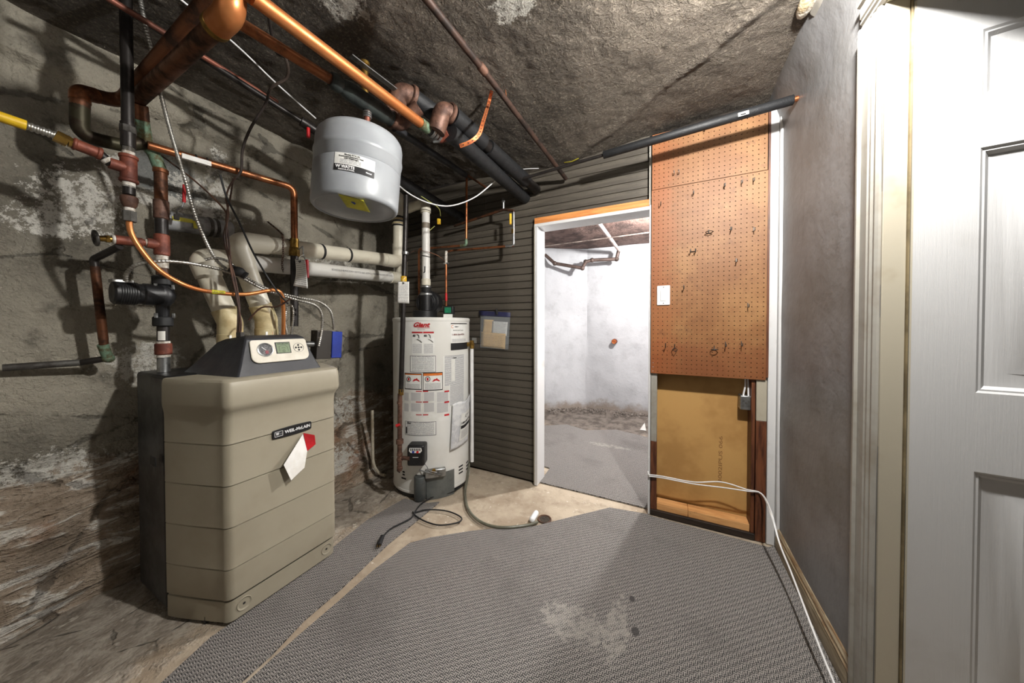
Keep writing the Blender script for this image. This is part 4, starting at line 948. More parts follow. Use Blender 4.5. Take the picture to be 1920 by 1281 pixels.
MB().wire([q[6] + (q[5] - q[6]) * 0.02, q[6].lerp(q[7], 0.4), q[7]], 0.0155, 14).build('yellow_jacket', YELLOWPL, gp)
fl = [Vector((R1.x, R1.y, r1(413))), P(244, 432, d=1.16), P(262, 465, d=1.18), P(300, 508, d=1.22), P(350, 536, d=1.28), P(400, 548, d=1.34), P(460, 552, d=1.42), P(520, 545, d=1.52), P(531, 575, d=1.58), P(531, 640, d=1.62)]
MB().wire(fl, 0.0088, 12).build('copper_tube', COPPERB, gp)
k = smooth_path(fl)
MB().cyl(P(397, 547.5, d=1.336), P(422, 549.5, d=1.368), 0.0097, 12).build('yellow_label', YTAPE, gp)
a_, b_ = P(397, 547.5, d=1.33), P(422, 549.5, d=1.36)
lettering('NATURAL GAS', 0.012, INK, gp, frame((a_ + b_) / 2 - FWDH * 0.0125, b_ - a_, UPZ), width=0.05)

# --- boiler return riser
R2 = P(305, 560, x=-1.97); R2.z = 0
def r2(py): return P(305, py, x=-1.97).z
rr = thing('boiler_riser', 'brown iron and copper riser standing on the boiler beside the pump', 'heating pipe', (R2.x, R2.y, 0.976))
def v2(a, b, r, n=18, bev=0.0): return MB().cyl((R2.x, R2.y, min(r2(a), r2(b))), (R2.x, R2.y, max(r2(a), r2(b))), r, n, bev=bev)
MB().cyl((R2.x, R2.y, 0.976), (R2.x, R2.y, r2(668)), 0.0205, 18).build('chrome_stub', STEEL, rr)
v2(670, 664, 0.0215).build('thread_tape', PUTTY, rr); v2(665, 644, 0.027, bev=0.003).build('coupling', REDIRON, rr); v2(646, 640, 0.0215).build('thread_tape', PUTTY, rr)
v2(641, 612, 0.0195).build('nipple', BLACKIRON, rr)
MB().grid(lambda u, v: Vector((R2.x + 0.0203 * math.cos(-1.15 + 1.2 * u), R2.y + 0.0203 * math.sin(-1.15 + 1.2 * u), r2(638) + (r2(621) - r2(638)) * v)), 6, 1).build('paper_sticker', PAPER, rr)
v2(516, 502, 0.0195).build('nipple', RUSTIRON, rr); v2(503, 478, 0.0205).build('thread_tape', PUTTY, rr)
tz = (r2(480) + r2(440)) / 2
te = v2(480, 440, 0.025, bev=0.004).cyl((R2.x, R2.y, r2(461)), (R2.x, R2.y - 0.045, r2(460)), 0.0215, 16)
te.build('tee', REDIRON, rr)
v2(442, 410, 0.021).build('nipple', BLACKIRON, rr); v2(412, 376, 0.0245, bev=0.004).build('coupling', RUSTIRON, rr)
v2(378, 318, 0.021).build('copper_pipe', COPPERD, rr)
top = [Vector((R2.x, R2.y, r2(322))), P(290, 292, x=-1.97), P(273, 268, x=-1.95), P(266, 225, x=-1.91), P(263, 196, x=-1.885)]
MB().path(fillet_path(top[:4], 0.04), 0.0215, 16).build('green_elbow', VERDI, rr)
MB().path(fillet_path(top[3:], 0.0), 0.022, 16).build('copper_stub', COPPERD, rr)
sleeve(MB(), top[0], (0, 0, 1), 0.02, 0.0245).build('copper_collar', COPPER, rr)
# --- circulator pump hanging in the riser
pu = thing('circulator_pump', 'black circulator pump bolted into the riser above the boiler', 'pump', (R2.x, R2.y, r2(600)))
pz = r2(554)
v2(612, 594, 0.032, 24, 0.004).build('lower_flange', RUBBER, pu); v2(535, 518, 0.032, 24, 0.004).build('upper_flange', RUBBER, pu)
MB().lathe([(0.020, r2(597) - pz), (0.022, -0.045), (0.034, -0.028), (0.042, 0.0), (0.034, 0.028), (0.022, 0.045), (0.020, r2(532) - pz)], (R2.x, R2.y, pz), n=24).build('volute', BLACKPL, pu)
MB().lathe([(0, 0.0), (0.046, 0.0), (0.046, 0.05), (0.042, 0.056), (0.042, 0.066), (0.046, 0.07), (0.046, 0.128), (0.040, 0.134), (0, 0.134)], (R2.x, R2.y - 0.005, pz), (0, -1, 0), 28).build('motor', BLACKPL, pu, sharp=30)
for k in range(7): MB().torus((R2.x, R2.y - 0.082 - k * 0.0065, pz), (0, 1, 0), 0.0462, 0.0015, 24, 5).build('cooling_fin', RUBBER, pu)
for zz_ in (r2(538), r2(592)):
    for s_ in (-1, 1): MB().hexnut((R2.x + 0.02, R2.y + s_ * 0.026, zz_ - 0.01), (R2.x + 0.02, R2.y + s_ * 0.026, zz_ + 0.01), 0.006).build('bolt', STEEL, pu)
MB().box((-0.02, -0.028, 0), (0.03, 0.028, 0.012), Matrix.Translation((R2.x, R2.y - 0.115, pz + 0.04))).build('terminal_box', STEEL, pu, bevel=0.002)

# --- drain branch with round valve
dv = thing('drain_branch', 'red iron branch with round valve handle and copper drop on the wall', 'drain pipe', P(200, 470, x=-2.0))
b0 = Vector((R2.x, R2.y - 0.04, r2(460))); b1 = P(268, 455, x=-1.97); b2 = P(214, 449, x=-1.97); b3 = P(184, 447, x=-1.97)
MB().cyl(b0, b1, 0.014, 14).build('nipple', REDIRON, dv); sleeve(MB(), b0 + (b1 - b0) * 0.25, b1 - b0, 0.012, 0.0165).build('thread_tape', PUTTY, dv)
MB().cyl(b1, b2, 0.0185, 16, bev=0.003).build('iron_tee', REDIRON, dv); sleeve(MB(), b2, b2 - b1, 0.012, 0.0175).build('thread_tape', PUTTY, dv)
MB().cyl(b2, b3, 0.011, 12).hexnut(b2.lerp(b3, 0.3), b2.lerp(b3, 0.55), 0.015).build('valve_body', BRASS, dv)
hc = b3 + (b3 - b2) * 0.15; hn = (b3 - b2).normalized()
wh = MB().torus(hc, hn, 0.026, 0.005, 20, 8)
u_, w__ = ortho(hn)
for k in range(4):
    a_ = k * math.pi / 2; e_ = u_ * math.cos(a_) + w__ * math.sin(a_); wh.cyl(hc, hc + e_ * 0.026, 0.004, 8)
wh.cyl(hc - hn * 0.02, hc + hn * 0.008, 0.006, 8).build('valve_wheel', GREYIRON, dv)
e0 = P(224, 462, x=-1.975); e1 = P(176, 486, x=-2.10); e2 = P(178, 500, x=-2.10); e3 = P(196, 655, x=-2.13); e4 = P(203, 672, x=-2.14); e5 = P(150, 680, x=-2.18); e6 = P(5, 690, x=-2.21)
MB().path(fillet_path([e0, e1, e2], 0.02), 0.013, 12).build('elbow_pipe', BLACKIRON, dv)
MB().cyl(e2, e3, 0.0135, 14).build('copper_drop', COPPERD, dv); MB().cyl(e2.lerp(e3, 0.56), e2.lerp(e3, 0.88), 0.0142, 14).build('dark_sleeve', COPPERD, dv)
MB().sphere(e4, 0.019, 14, 10).cyl(e3 - (e4 - e3) * 0.5, e4, 0.0165, 14).build('corroded_elbow', VERDI, dv)
MB().path([e4, e4.lerp(e5, 0.5), e5], 0.013, 12).build('short_pipe', BLACKIRON, dv); MB().cyl(e5, e6, 0.0135, 14).build('grey_pipe', GREYIRON, dv)

# --- large copper headers under the ceiling
h1 = thing('copper_header', 'wide copper header with a big elbow near the ceiling', 'heating pipe', P(400, 60, z=2.13))
yA, zA = 0.446, 2.08
MB().cyl((-1.89, yA, zA), (-1.19, yA, zA), 0.0255, 20).build('header_pipe', COPPERD, h1)
MB().path(fillet_path([(-1.21, yA, zA), (-1.125, yA, zA), (-1.125, yA + 0.003, 2.20)], 0.055, 10), 0.034, 22).build('elbow', COPPERB, h1)
MB().lathe([(0.0335, -0.02), (0.035, -0.018), (0.035, 0.0), (0.0335, 0.002)], (-1.21, yA, zA), (1, 0, 0), 22).build('solder_collar', BRASS, h1)
h1p0, h1p1 = P(474, -6, z=2.125), P(790, 232, z=2.125)
MB().path(fillet_path([(-1.125, yA + 0.002, 2.19), (-1.125, yA + 0.01, 2.30), (-1.10, yA + 0.01, 2.30), (h1p0.x, h1p0.y, h1p0.z)], 0.05, 8), 0.029, 18).build('return_bend', COPPERB, h1)
MB().cyl(h1p0, h1p1, 0.0215, 22).build('long_run', COPPERB, h1)
e_ = dirn(h1p0, h1p1)
MB().cyl(h1p1 - e_ * 0.005, h1p1 + e_ * 0.045, 0.0245, 20).build('green_socket', VERDI, h1)
MB().cyl(h1p1 + e_ * 0.04, h1p1 + e_ * 0.075, 0.0235, 20).build('rubber_sleeve', RUBBER, h1)
for k in (0.062, 0.082, 0.102): MB().lathe([(0.024, 0), (0.0275, 0.002), (0.0275, 0.014), (0.024, 0.016)], h1p1 + e_ * k, e_, 20).build('clamp_ring', STEEL, h1)
MB().hexnut(h1p1 + e_ * 0.09 + Vector((-0.01, 0, -0.036)), h1p1 + e_ * 0.10 + Vector((0.02, 0, -0.036)), 0.006).build('clamp_screw', STEEL, h1)
en = h1p1 + e_ * 0.12
i1 = P(833, 205, z=2.21)
MB().path(fillet_path([en - e_ * 0.03, en + e_ * 0.012, en + Vector((0.045, 0.012, 0.02))], 0.02), 0.026, 18).build('elbow', REDIRON, h1)

h2 = thing('copper_return', 'dark copper return pipe ending in a black air separator', 'heating pipe', P(620, 150, z=2.10))
c0, c1, c2 = P(437, 36, z=2.14), P(625, 152, z=2.12), P(738, 226, z=2.12)
MB().cyl(c0, c1, 0.0185, 20).build('return_pipe', COPPER, h2)
e2_ = dirn(c1, c2)
MB().lathe([(0.0, -0.012), (0.024, -0.012), (0.031, 0.0), (0.031, 0.02), (0.027, 0.03), (0.036, 0.06), (0.036, (c2 - c1).length - 0.05), (0.030, (c2 - c1).length - 0.02), (0.033, (c2 - c1).length - 0.015), (0.033, (c2 - c1).length), (0.0, (c2 - c1).length)], c1, e2_, 24).build('air_separator', pbr('green_black_cast_iron', C(58, 64, 62), C(40, 44, 43), 0.45, 0.3, scale=12, bump=0.2), h2)
MB().cyl(c1.lerp(c2, 0.48) + Vector((0, 0, 0.03)), c1.lerp(c2, 0.48) + Vector((0, 0, 0.15)), 0.014, 14).lathe([(0.0, 0), (0.020, 0), (0.020, 0.012), (0.0, 0.014)], c1.lerp(c2, 0.48) + Vector((0, 0, 0.15)), n=14).build('air_vent', BRASS, h2)
el = c2 + e2_ * 0.01
MB().path(fillet_path([c2 - e2_ * 0.01, c2 + e2_ * 0.035, c2 + e2_ * 0.035 + Vector((0.09, 0.03, 0.07))], 0.03), 0.031, 20).build('elbow', RUSTIRON, h2)
MB().lathe([(0.031, 0), (0.038, 0.003), (0.038, 0.016), (0.031, 0.019)], c2 - e2_ * 0.015, e2_, 20).build('elbow_rim', RUSTIRON, h2)
MB().box((-0.10, -0.002, -0.012), (0.10, 0.002, 0.012), frame(c1.lerp(c2, 0.45) + Vector((0.07, 0, 0.085)), e2_, UPZ)).build('steel_hanger', STEEL, h2)

# second header and the loop at the wall
h3 = thing('copper_loop', 'dark copper pipe looping along the wall behind the gas riser', 'heating pipe', P(150, 200, x=-1.95))
lp = [P(402, -12, z=2.28), P(228, 192, x=-1.99), P(150, 172, x=-1.96), P(150, 255, x=-1.96), P(228, 272, x=-1.95), P(268, 268, x=-1.95)]
MB().path(fillet_path(lp[:3] + [lp[2].lerp(lp[3], 0.35)], 0.045, 8), 0.0245, 18).build('header_pipe', COPPERD, h3)
MB().path(fillet_path([lp[2].lerp(lp[3], 0.34)] + lp[3:], 0.045, 8), 0.0245, 18).build('loop_pipe', pbr('black_green_copper', C(62, 58, 42), C(46, 34, 24), 0.45, 0.6, scale=16), h3)
MB().path(fillet_path([lp[1].lerp(lp[2], 0.62), lp[2], lp[2].lerp(lp[3], 0.22)], 0.04, 8), 0.0262, 18).build('bright_elbow', COPPER, h3)

# --- copper pipe with drop and tagged valve
cd = thing('copper_drop_pipe', 'thin copper pipe turning down in front of the wall to a tagged valve', 'heating pipe', P(552, 470, x=-1.85))
p0, p1, p2, p3 = P(276, 272, x=-1.93), P(551, 352, x=-1.85), P(552, 448, x=-1.85), P(552, 612, x=-1.85)
MB().path(fillet_path([p0, p1, p2], 0.04, 8), 0.0165, 16).build('copper_pipe', COPPER, cd)
MB().cyl(p2, p2.lerp(p3, 0.12), 0.021, 14).hexnut(p2.lerp(p3, 0.10), p2.lerp(p3, 0.20), 0.025).build('valve_body', BRASS, cd)
MB().cyl(p2.lerp(p3, 0.12), p3, 0.019, 14).build('black_pipe', BLACKIRON, cd)
hv = p2.lerp(p3, 0.12)
MB().path([hv + Vector((0.02, 0.01, 0)), P(567, 462, x=-1.80), P(569, 480, x=-1.79), P(574, 488, x=-1.79)], 0.004, 8).build('valve_lever', STEEL, cd)
MB().cyl(P(575, 487, x=-1.79), P(576, 521, x=-1.79), 0.0095, 12, bev=0.003).build('lever_grip', REDPL, cd)
cl_ = MB().box((-0.045, -0.02, -0.002), (0.045, 0.0, 0.014), frame(P(368, 297, x=-1.83), p1 - p0, UPZ)); cl_.build('white_clip', PAPER, cd)
for f_ in (0.27, 0.34): MB().torus(p0.lerp(p1, f_), p1 - p0, 0.0185, 0.003, 16, 5).build('cable_tie', RUBBER, cd)
def hang_tag(name, label, pxs, d, curl=0.0):
    th = thing(name, label, 'tag', P(*pxs[0], d=d))
    A, B, C_, D = [P(*q, d=d) for q in pxs]     # tl, tr, br, bl
    def fn(u, v):
        p = (D.lerp(C_, u)).lerp(A.lerp(B, u), v); return p - FWDH * (curl * math.sin(math.pi * v) * (u - 0.3)) + RIGHT * (curl * 0.6 * math.sin(math.pi * v))
    sh = MB().grid(fn, 8, 10, uv=True).build('tag_card', TAGPRINT, th)
    sh.modifiers.new('thick', 'SOLIDIFY').thickness = 0.0006
    t_ = A.lerp(B, 0.5); dn = (D - A).normalized()
    MB().lathe([(0.0, 0.0), (0.006, 0.0), (0.006, 0.001), (0, 0.001)], t_ + dn * 0.010 - FWDH * 0.0015, -FWDH, 14).build('eyelet', INK, th)
    MB().wire([t_ + dn * 0.010 - FWDH * 0.002, t_ + Vector((0, 0, 0.012)) - FWDH * 0.006, t_ + Vector((0.004, 0.02, 0.03))], 0.001, 5).build('string', PAPER, th)
    return th
hang_tag('valve_tag', 'curled white inspection tag hanging on the copper drop valve', [(553, 486), (572, 488), (577, 541), (550, 536)], 1.60, 0.012)
hang_tag('heater_tag', 'flat white inspection tag hanging on the black gas pipe', [(746, 528), (767, 528), (767, 569), (745, 568)], 1.93, 0.0)

# --- grey pipe with red valve lever behind the riser
gw = thing('wall_drain', 'thick grey pipe stub on the wall with yellow tape', 'drain pipe', P(360, 420, x=-2.12))
MB().cyl(P(305, 412, x=-2.12), P(432, 432, x=-2.12), 0.046, 24).build('grey_pipe', pbr('grey_painted_iron', C(178, 180, 182), C(120, 118, 116), 0.5, 0.2, scale=9, bump=0.3), gw)
ga, gb = P(305, 412, x=-2.12), P(432, 432, x=-2.12); gd = dirn(ga, gb)
for f_, r_ in ((0.62, 0.047), (0.72, 0.047)): MB().lathe([(r_ - 0.001, 0), (r_ + 0.002, 0.003), (r_ + 0.002, 0.012), (r_ - 0.001, 0.015)], ga.lerp(gb, f_), gd, 24).build('pipe_band', GREYIRON, gw)
MB().box((-0.045, -0.009, -0.001), (0.025, 0.009, 0.002), frame(P(348, 413, x=-2.072), gd, UPZ)).box((0.026, -0.03, -0.001), (0.040, 0.006, 0.003), frame(P(348, 414, x=-2.070), gd, UPZ)).build('yellow_tape', YTAPE, gw)
rl = thing('red_lever', 'small red valve lever upright behind the iron riser', 'valve lever', P(336, 400, x=-2.0))
MB().path([P(331, 404, x=-2.02), P(331, 394, x=-2.0), P(342, 388, x=-1.98), P(345, 378, x=-1.98)], 0.004, 8).build('lever_stem', STEEL, rl)
MB().cyl(P(345, 380, x=-1.98), P(345.5, 346, x=-1.98), 0.006, 10, bev=0.002).build('lever_grip', REDPL, rl)
MB().hexnut(P(331, 412, x=-2.02), P(331, 402, x=-2.02), 0.010).build('valve_stem', GREYIRON, rl)

# ================================================================== boiler vents in ivory PVC
RV = 0.045
def run(path, mat, parent, name, r=RV, n=22, fil=0.07): return MB().path(fillet_path(path, fil, 8), r, n).build(name, mat, parent)
va = thing('exhaust_vent', 'upper ivory plastic boiler vent along the wall', 'vent pipe', (-1.9, 0.886, 0.97))
A = [Vector((-1.9, 0.886, 0.976)), Vector((-1.9, 0.886, 1.20)), P(441, 452, x=-1.9), P(738, 489, x=-1.9)]
dA = A[2].lerp(A[1], 0.3)
MB().cyl(A[0], A[1] - Vector((0, 0, 0.05)), RV - 0.001, 22).build('boiler_stub', PVCW, va)
MB().lathe([(RV, 0), (RV + 0.006, 0.003), (RV + 0.006, 0.055), (RV + 0.001, 0.06)], A[1] - Vector((0, 0, 0.095)), n=24).build('collar', PVCY, va)
run([A[1] - Vector((0, 0, 0.045)), A[1] + Vector((0, 0, 0.01)), A[1].lerp(A[2], 0.22)], PVCY, va, 'bend', RV + 0.004)
run([A[1].lerp(A[2], 0.2), A[2].lerp(A[1], 0.25)], PVC, va, 'slanted_pipe')
run([A[2].lerp(A[1], 0.28), A[2], A[2].lerp(A[3], 0.14)], PVC, va, 'elbow', RV + 0.005, fil=0.075)
run([A[2].lerp(A[3], 0.13), A[3].lerp(A[2], 0.08)], PVC, va, 'long_pipe')
Vt = A[3] + Vector((0, 0.055, 0))
tp_ = Vector((Vt.x, Vt.y, 2.16))
run([A[3].lerp(A[2], 0.09), Vt, Vt + Vector((0, 0, 0.14))], PVC, va, 'elbow', RV + 0.004, fil=0.07)
run([Vt + Vector((0, 0, 0.13)), tp_], PVC, va, 'rising_pipe')
run([tp_ - Vector((0, 0, 0.02)), tp_ + Vector((0, 0, 0.03)), tp_ + Vector((-0.30, 0.0, 0.03))], PVC, va, 'elbow', RV + 0.004)
zf = P(744, 414, d=2.42).z
for k in range(5): MB().torus((Vt.x, Vt.y, zf - 0.03 + k * 0.016), (0, 0, 1), RV, 0.007, 22, 6).build('coupling_rib', PVCY if k % 2 else RUBBER, va)
for f_ in (0.235, 0.25, 0.42, 0.60, 0.93): MB().lathe([(RV, 0), (RV + 0.002, 0.002), (RV + 0.002, 0.013), (RV, 0.015)], A[2].lerp(A[3], f_), A[3] - A[2], 24).build('black_band', RUBBER, va)
ib = thing('intake_vent', 'lower white plastic boiler vent along the wall', 'vent pipe', (-1.9, 0.734, 0.97))
B = [Vector((-1.9, 0.734, 0.976)), Vector((-1.9, 0.734, 1.185)), P(377, 484, x=-1.93), P(744, 521, x=-1.985)]
MB().cyl(B[0], B[1] - Vector((0, 0, 0.05)), RV - 0.001, 22).build('boiler_stub', PVCW, ib)
MB().lathe([(RV, 0), (RV + 0.006, 0.003), (RV + 0.006, 0.055), (RV + 0.001, 0.06)], B[1] - Vector((0, 0, 0.105)), n=24).build('collar', PVCY, ib)
run([B[1] - Vector((0, 0, 0.055)), B[1] + Vector((0, 0, 0.01)), B[1].lerp(B[2], 0.24)], PVCY, ib, 'bend', RV + 0.004)
run([B[1].lerp(B[2], 0.22), B[2].lerp(B[1], 0.25)], PVC, ib, 'slanted_pipe')
run([B[2].lerp(B[1], 0.28), B[2], B[2].lerp(B[3], 0.12)], PVC, ib, 'elbow', RV + 0.005, fil=0.075)
run([B[2].lerp(B[3], 0.11), B[3].lerp(B[2], 0.05)], PVCW, ib, 'long_pipe', RV - 0.002)
Wt = B[3] + Vector((0, 0.05, 0))
run([B[3].lerp(B[2], 0.06), Wt, Wt + Vector((0, 0, 0.14))], PVC, ib, 'elbow', RV + 0.004, fil=0.07)
run([Wt + Vector((0, 0, 0.13)), Vector((Wt.x, Wt.y, 2.14))], PVCW, ib, 'rising_pipe')
run([Vector((Wt.x, Wt.y, 2.12)), Vector((Wt.x, Wt.y, 2.18)), Vector((Wt.x - 0.22, Wt.y, 2.18))], PVC, ib, 'elbow', RV + 0.004)
for f_ in (0.33, 0.95): MB().lathe([(RV, 0), (RV + 0.003, 0.002), (RV + 0.003, 0.02), (RV, 0.022)], B[2].lerp(B[3], f_), B[3] - B[2], 24).build('black_band', RUBBER, ib)
ta, tb = P(582, 504, d=1.9), P(742, 519, d=2.3)
lettering('SCHEDULE 40 PVC-DWV ASTM D-2665 ASTM D-1785 NSF-PW-DWV CSA B181.2', 0.018, GREYINK, ib, frame(B[2].lerp(B[3], 0.72) + Vector((RV - 0.0005, 0, 0.004)), B[3] - B[2], UPZ), width=0.52)
for (px, py), o_ in (((444, 605), va), ((515, 597), va)): pass
for cen, th_ in ((B[1], ib), (A[1], va)):
    c_ = Vector((cen.x, cen.y, cen.z - 0.062)); fr2 = frame(c_ + dirn(c_, (0, 0, c_.z)) * (RV + 0.0065), UPZ.cross(dirn(c_, (0, 0, c_.z))), UPZ)
    MB().box((-0.004, -0.009, 0), (0.030, 0.009, 0.0008), fr2 @ Matrix.Rotation(0.35, 4, 'Y')).build('sticker', LABELW, th_)
    MB().box((0.012, -0.007, 0.001), (0.028, 0.007, 0.0014), fr2 @ Matrix.Rotation(0.35, 4, 'Y')).build('orange_mark', pbr('orange_red_ink', C(232, 78, 40), None, 0.5), th_)
# chain holding both vents
ch = MB(); prev = None
pts_ = [P(502, 416, x=-2.2), P(526, 436, x=-1.95), P(530, 445, x=-1.845), P(531, 476, x=-1.845), P(529, 494, x=-1.86), P(531, 512, x=-1.86)]
cp = resample(smooth_path(pts_, 0.004), 0.011)
for i, (a_, b_) in enumerate(zip(cp, cp[1:])):
    d_ = b_ - a_; u_, w__ = ortho(d_); ax = u_ if i % 2 else w__; side = d_.normalized().cross(ax)
    ring = [a_.lerp(b_, 0.5) + d_.normalized() * 0.0085 * math.cos(t_) + side * 0.0048 * math.sin(t_) for t_ in [2 * math.pi * k / 8 for k in range(9)]]
    ch.path(ring, 0.0014, 5, cap=False)
tag(ch.build('hanging_chain', RUSTIRON), 'short rusty chain slung around the two vent pipes', 'chain')

# ================================================================== expansion tank
et = thing('expansion_tank', 'pale grey expansion tank hanging below the black air separator', 'expansion tank', P(668, 300, d=1.30))
tc_ = c1.lerp(c2, 0.52); top_ = Vector((tc_.x, tc_.y, tc_.z - 0.136)) - RIGHT * 0.024
axd = (Vector((0, 0, 1)) + RIGHT * 0.075 + FWDH * 0.02).normalized(); RT, HTk = 0.166, 0.345
pr = [(0.0, 0.0), (0.08, -0.003), (0.13, -0.010), (0.152, -0.020), (0.162, -0.034), (RT, -0.055), (RT, -0.096), (RT + 0.002, -0.099), (RT + 0.0035, -0.108), (RT + 0.002, -0.117), (RT, -0.120), (RT, -0.158), (RT - 0.002, -0.160), (RT, -0.162), (RT, -0.300), (0.164, -0.310), (0.157, -0.318), (0.152, -0.318), (0.149, -0.314), (0.12, -0.322), (0.06, -0.332), (0.0, -0.335)]
MB().lathe(pr, top_, axd, 56).build('tank_body', TANKGREY, et, sharp=60)
MB().cyl(tc_ - Vector((0, 0, 0.03)), top_ - Vector((0, 0, 0.005)) + RIGHT * 0.02, 0.0125, 14).build('copper_nipple', pbr('pinkish_copper', C(164, 108, 92), C(128, 80, 66), 0.4, 0.6), et)
for k in range(3): MB().torus(tc_ - Vector((0, 0, 0.040 + k * 0.009)), UPZ, 0.0135, 0.004, 16, 6).build('thread_ring', STEEL, et)
tu = (RIGHT - axd * RIGHT.dot(axd)).normalized(); tw = axd.cross(tu)     # around the axis
def tpnt(ang, h, off): return top_ + axd * h + (tu * math.sin(ang) - tw * -1 * math.cos(ang) * -1) * (RT + off)
toEye = (EYE - (top_ - axd * 0.2)); toEye = (toEye - axd * toEye.dot(axd)).normalized(); sd = axd.cross(toEye).normalized()
def tp2(ang, h, off=0.0): return top_ + axd * h + (toEye * math.cos(ang) + sd * math.sin(ang)) * (RT + off)
lw = 0.135
la = -0.10
def tpatch(s0, s1, h0, h1, mat, name, off, parent): return MB().grid(lambda u, v: tp2(la + (s0 + (s1 - s0) * u) / RT, h0 + (h1 - h0) * v, off), 14, 2, uv=True).build(name, mat, parent)
tl = tpatch(-0.07, 0.07, -0.232, -0.166, LABELW, 'tank_label', 0.0006, et)
tpatch(-0.07, 0.07, -0.232, -0.208, INK, 'label_band', 0.0010, tl)
tpatch(-0.055, 0.025, -0.206, -0.190, lines_mat('tiny_print', 4, C(232, 232, 228), C(110, 110, 112), 0.4, 40), 'label_print', 0.0010, tl)
tpatch(0.034, 0.062, -0.204, -0.174, SMALLPRINT, 'label_print', 0.0010, tl)
def ttext(txt, s0, h, size, mat, width, bold=0.0003): lettering(txt, size, mat, tl, lambda p: tp2(la + (s0 + p.x) / RT, h + p.y, 0.0014), 0, bold, width)
ttext('WATTS', -0.022, -0.217, 0.015, WHITEPL, 0.046, 0.0008); ttext('REGULATOR', -0.026, -0.2275, 0.006, WHITEPL, 0.056); ttext('W', -0.056, -0.217, 0.014, WHITEPL, 0.020, 0.001)
ttext('Model ETX-30', -0.010, -0.1715, 0.008, INK, 0.052); ttext('Pressurized Expansion Tank', -0.012, -0.1785, 0.007, INK, 0.084); ttext('with Diaphragm', -0.012, -0.185, 0.007, INK, 0.05)
ttext('Manual', 0.05, -0.220, 0.006, WHITEPL, 0.02)
# yellow care tag under the tank
yt = thing('yellow_sticker', 'yellow folded sticker under the expansion tank', 'sticker', P(652, 385, d=1.25))
bot = top_ - axd * 0.300
def ys(u, v): return bot + toEye * (0.152 - 0.09 * v) + sd * (-0.02 + (u - 0.5) * 0.085 + v * 0.03) - axd * (0.021 + 0.012 * v)
MB().grid(ys, 6, 8).build('sticker_sheet', pbr('yellow_green_sticker', C(206, 200, 60), C(176, 172, 46), 0.5), yt).modifiers.new('thick', 'SOLIDIFY').thickness = 0.0006
yo_ = ys(0.45, 0.45) - axd * 0.0015
MB().add([ys(0.36 + 0.2 * u, 0.32 + 0.26 * v) - axd * 0.0012 for u, v in ((0, 0.4), (0.3, 0), (0.5, 0.2), (0.7, 0), (1, 0.4), (0.5, 1))], [(0, 1, 2, 3, 4, 5)]).build('blue_mark', BLUEPL, yt)
MB().add([ys(u, 0.0) + axd * 0.002 + toEye * t_ for u, t_ in ((-0.05, 0.0), (1.0, 0.0), (0.9, 0.010), (0.0, 0.006))], [(0, 1, 2, 3)]).build('torn_edge', PAPER, yt)
# ================================================================== insulated heating mains under the ceiling
ia = thing('insulated_main', 'upper black foam insulated pipe with brown iron elbow by the ceiling', 'heating pipe', P(900, 270, z=2.17))
m0, m1 = P(757, 170, z=2.275), P(1004, 352, y=2.11)
md_ = dirn(m0, m1)
MB().path(fillet_path([m0 + Vector((-0.075, 0.0, -0.085)), m0 + Vector((-0.02, 0, 0.0)), m0 + md_ * 0.055], 0.05, 8), 0.044, 22).build('elbow', RUSTIRON, ia)
MB().lathe([(0.044, 0), (0.050, 0.004), (0.050, 0.020), (0.044, 0.024)], m0 + md_ * 0.03, md_, 22).build('elbow_rim', RUSTIRON, ia)
MB().cyl(m0 + md_ * 0.05, m0 + md_ * 0.27, 0.040, 24).build('foam_sleeve', FOAM, ia)
ib2 = thing('insulated_return', 'lower black foam insulated pipe running into the board wall', 'heating pipe', P(940, 300, z=2.13))
n0, n1 = P(834, 205, z=2.215), P(1008, 358, y=2.12); nd = dirn(n0, n1)
MB().path(fillet_path([n0 + Vector((-0.045, -0.01, -0.10)), n0 + Vector((-0.012, 0, 0.0)), n0 + nd * 0.05], 0.04, 8), 0.042, 22).build('elbow', RUSTIRON, ib2)
MB().lathe([(0.042, 0), (0.049, 0.004), (0.049, 0.018), (0.042, 0.022)], n0 + nd * 0.02, nd, 22).build('elbow_rim', RUSTIRON, ib2)
MB().hexnut(n0 + Vector((-0.025, -0.005, -0.055)), n0 + Vector((-0.036, -0.008, -0.080)), 0.038).build('bushing', RUSTIRON, ib2)
L_ = (n1 - n0).length
MB().cyl(n0 + nd * 0.05, n0 + nd * 0.20, 0.046, 24).build('foam_sleeve', FOAM, ib2)
MB().cyl(n0 + nd * 0.205, n0 + nd * 0.29, 0.043, 24).build('foam_sleeve', FOAM, ib2)
MB().cyl(n0 + nd * 0.29, n0 + nd * (L_ * 0.985), 0.032, 20).build('iron_pipe', BLACKIRON, ib2)
MB().cyl(n0 + nd * 0.34, n0 + nd * (L_ * 0.82), 0.042, 24).build('foam_sleeve', FOAM, ib2)
ic_ = thing('insulated_branch', 'third black insulated pipe in the shade beside the mains', 'heating pipe', P(900, 330, z=2.10))
k0, k1 = P(845, 250, z=2.13), P(985, 372, y=2.12)
MB().cyl(k0, k1, 0.040, 22).build('foam_sleeve', FOAM, ic_)
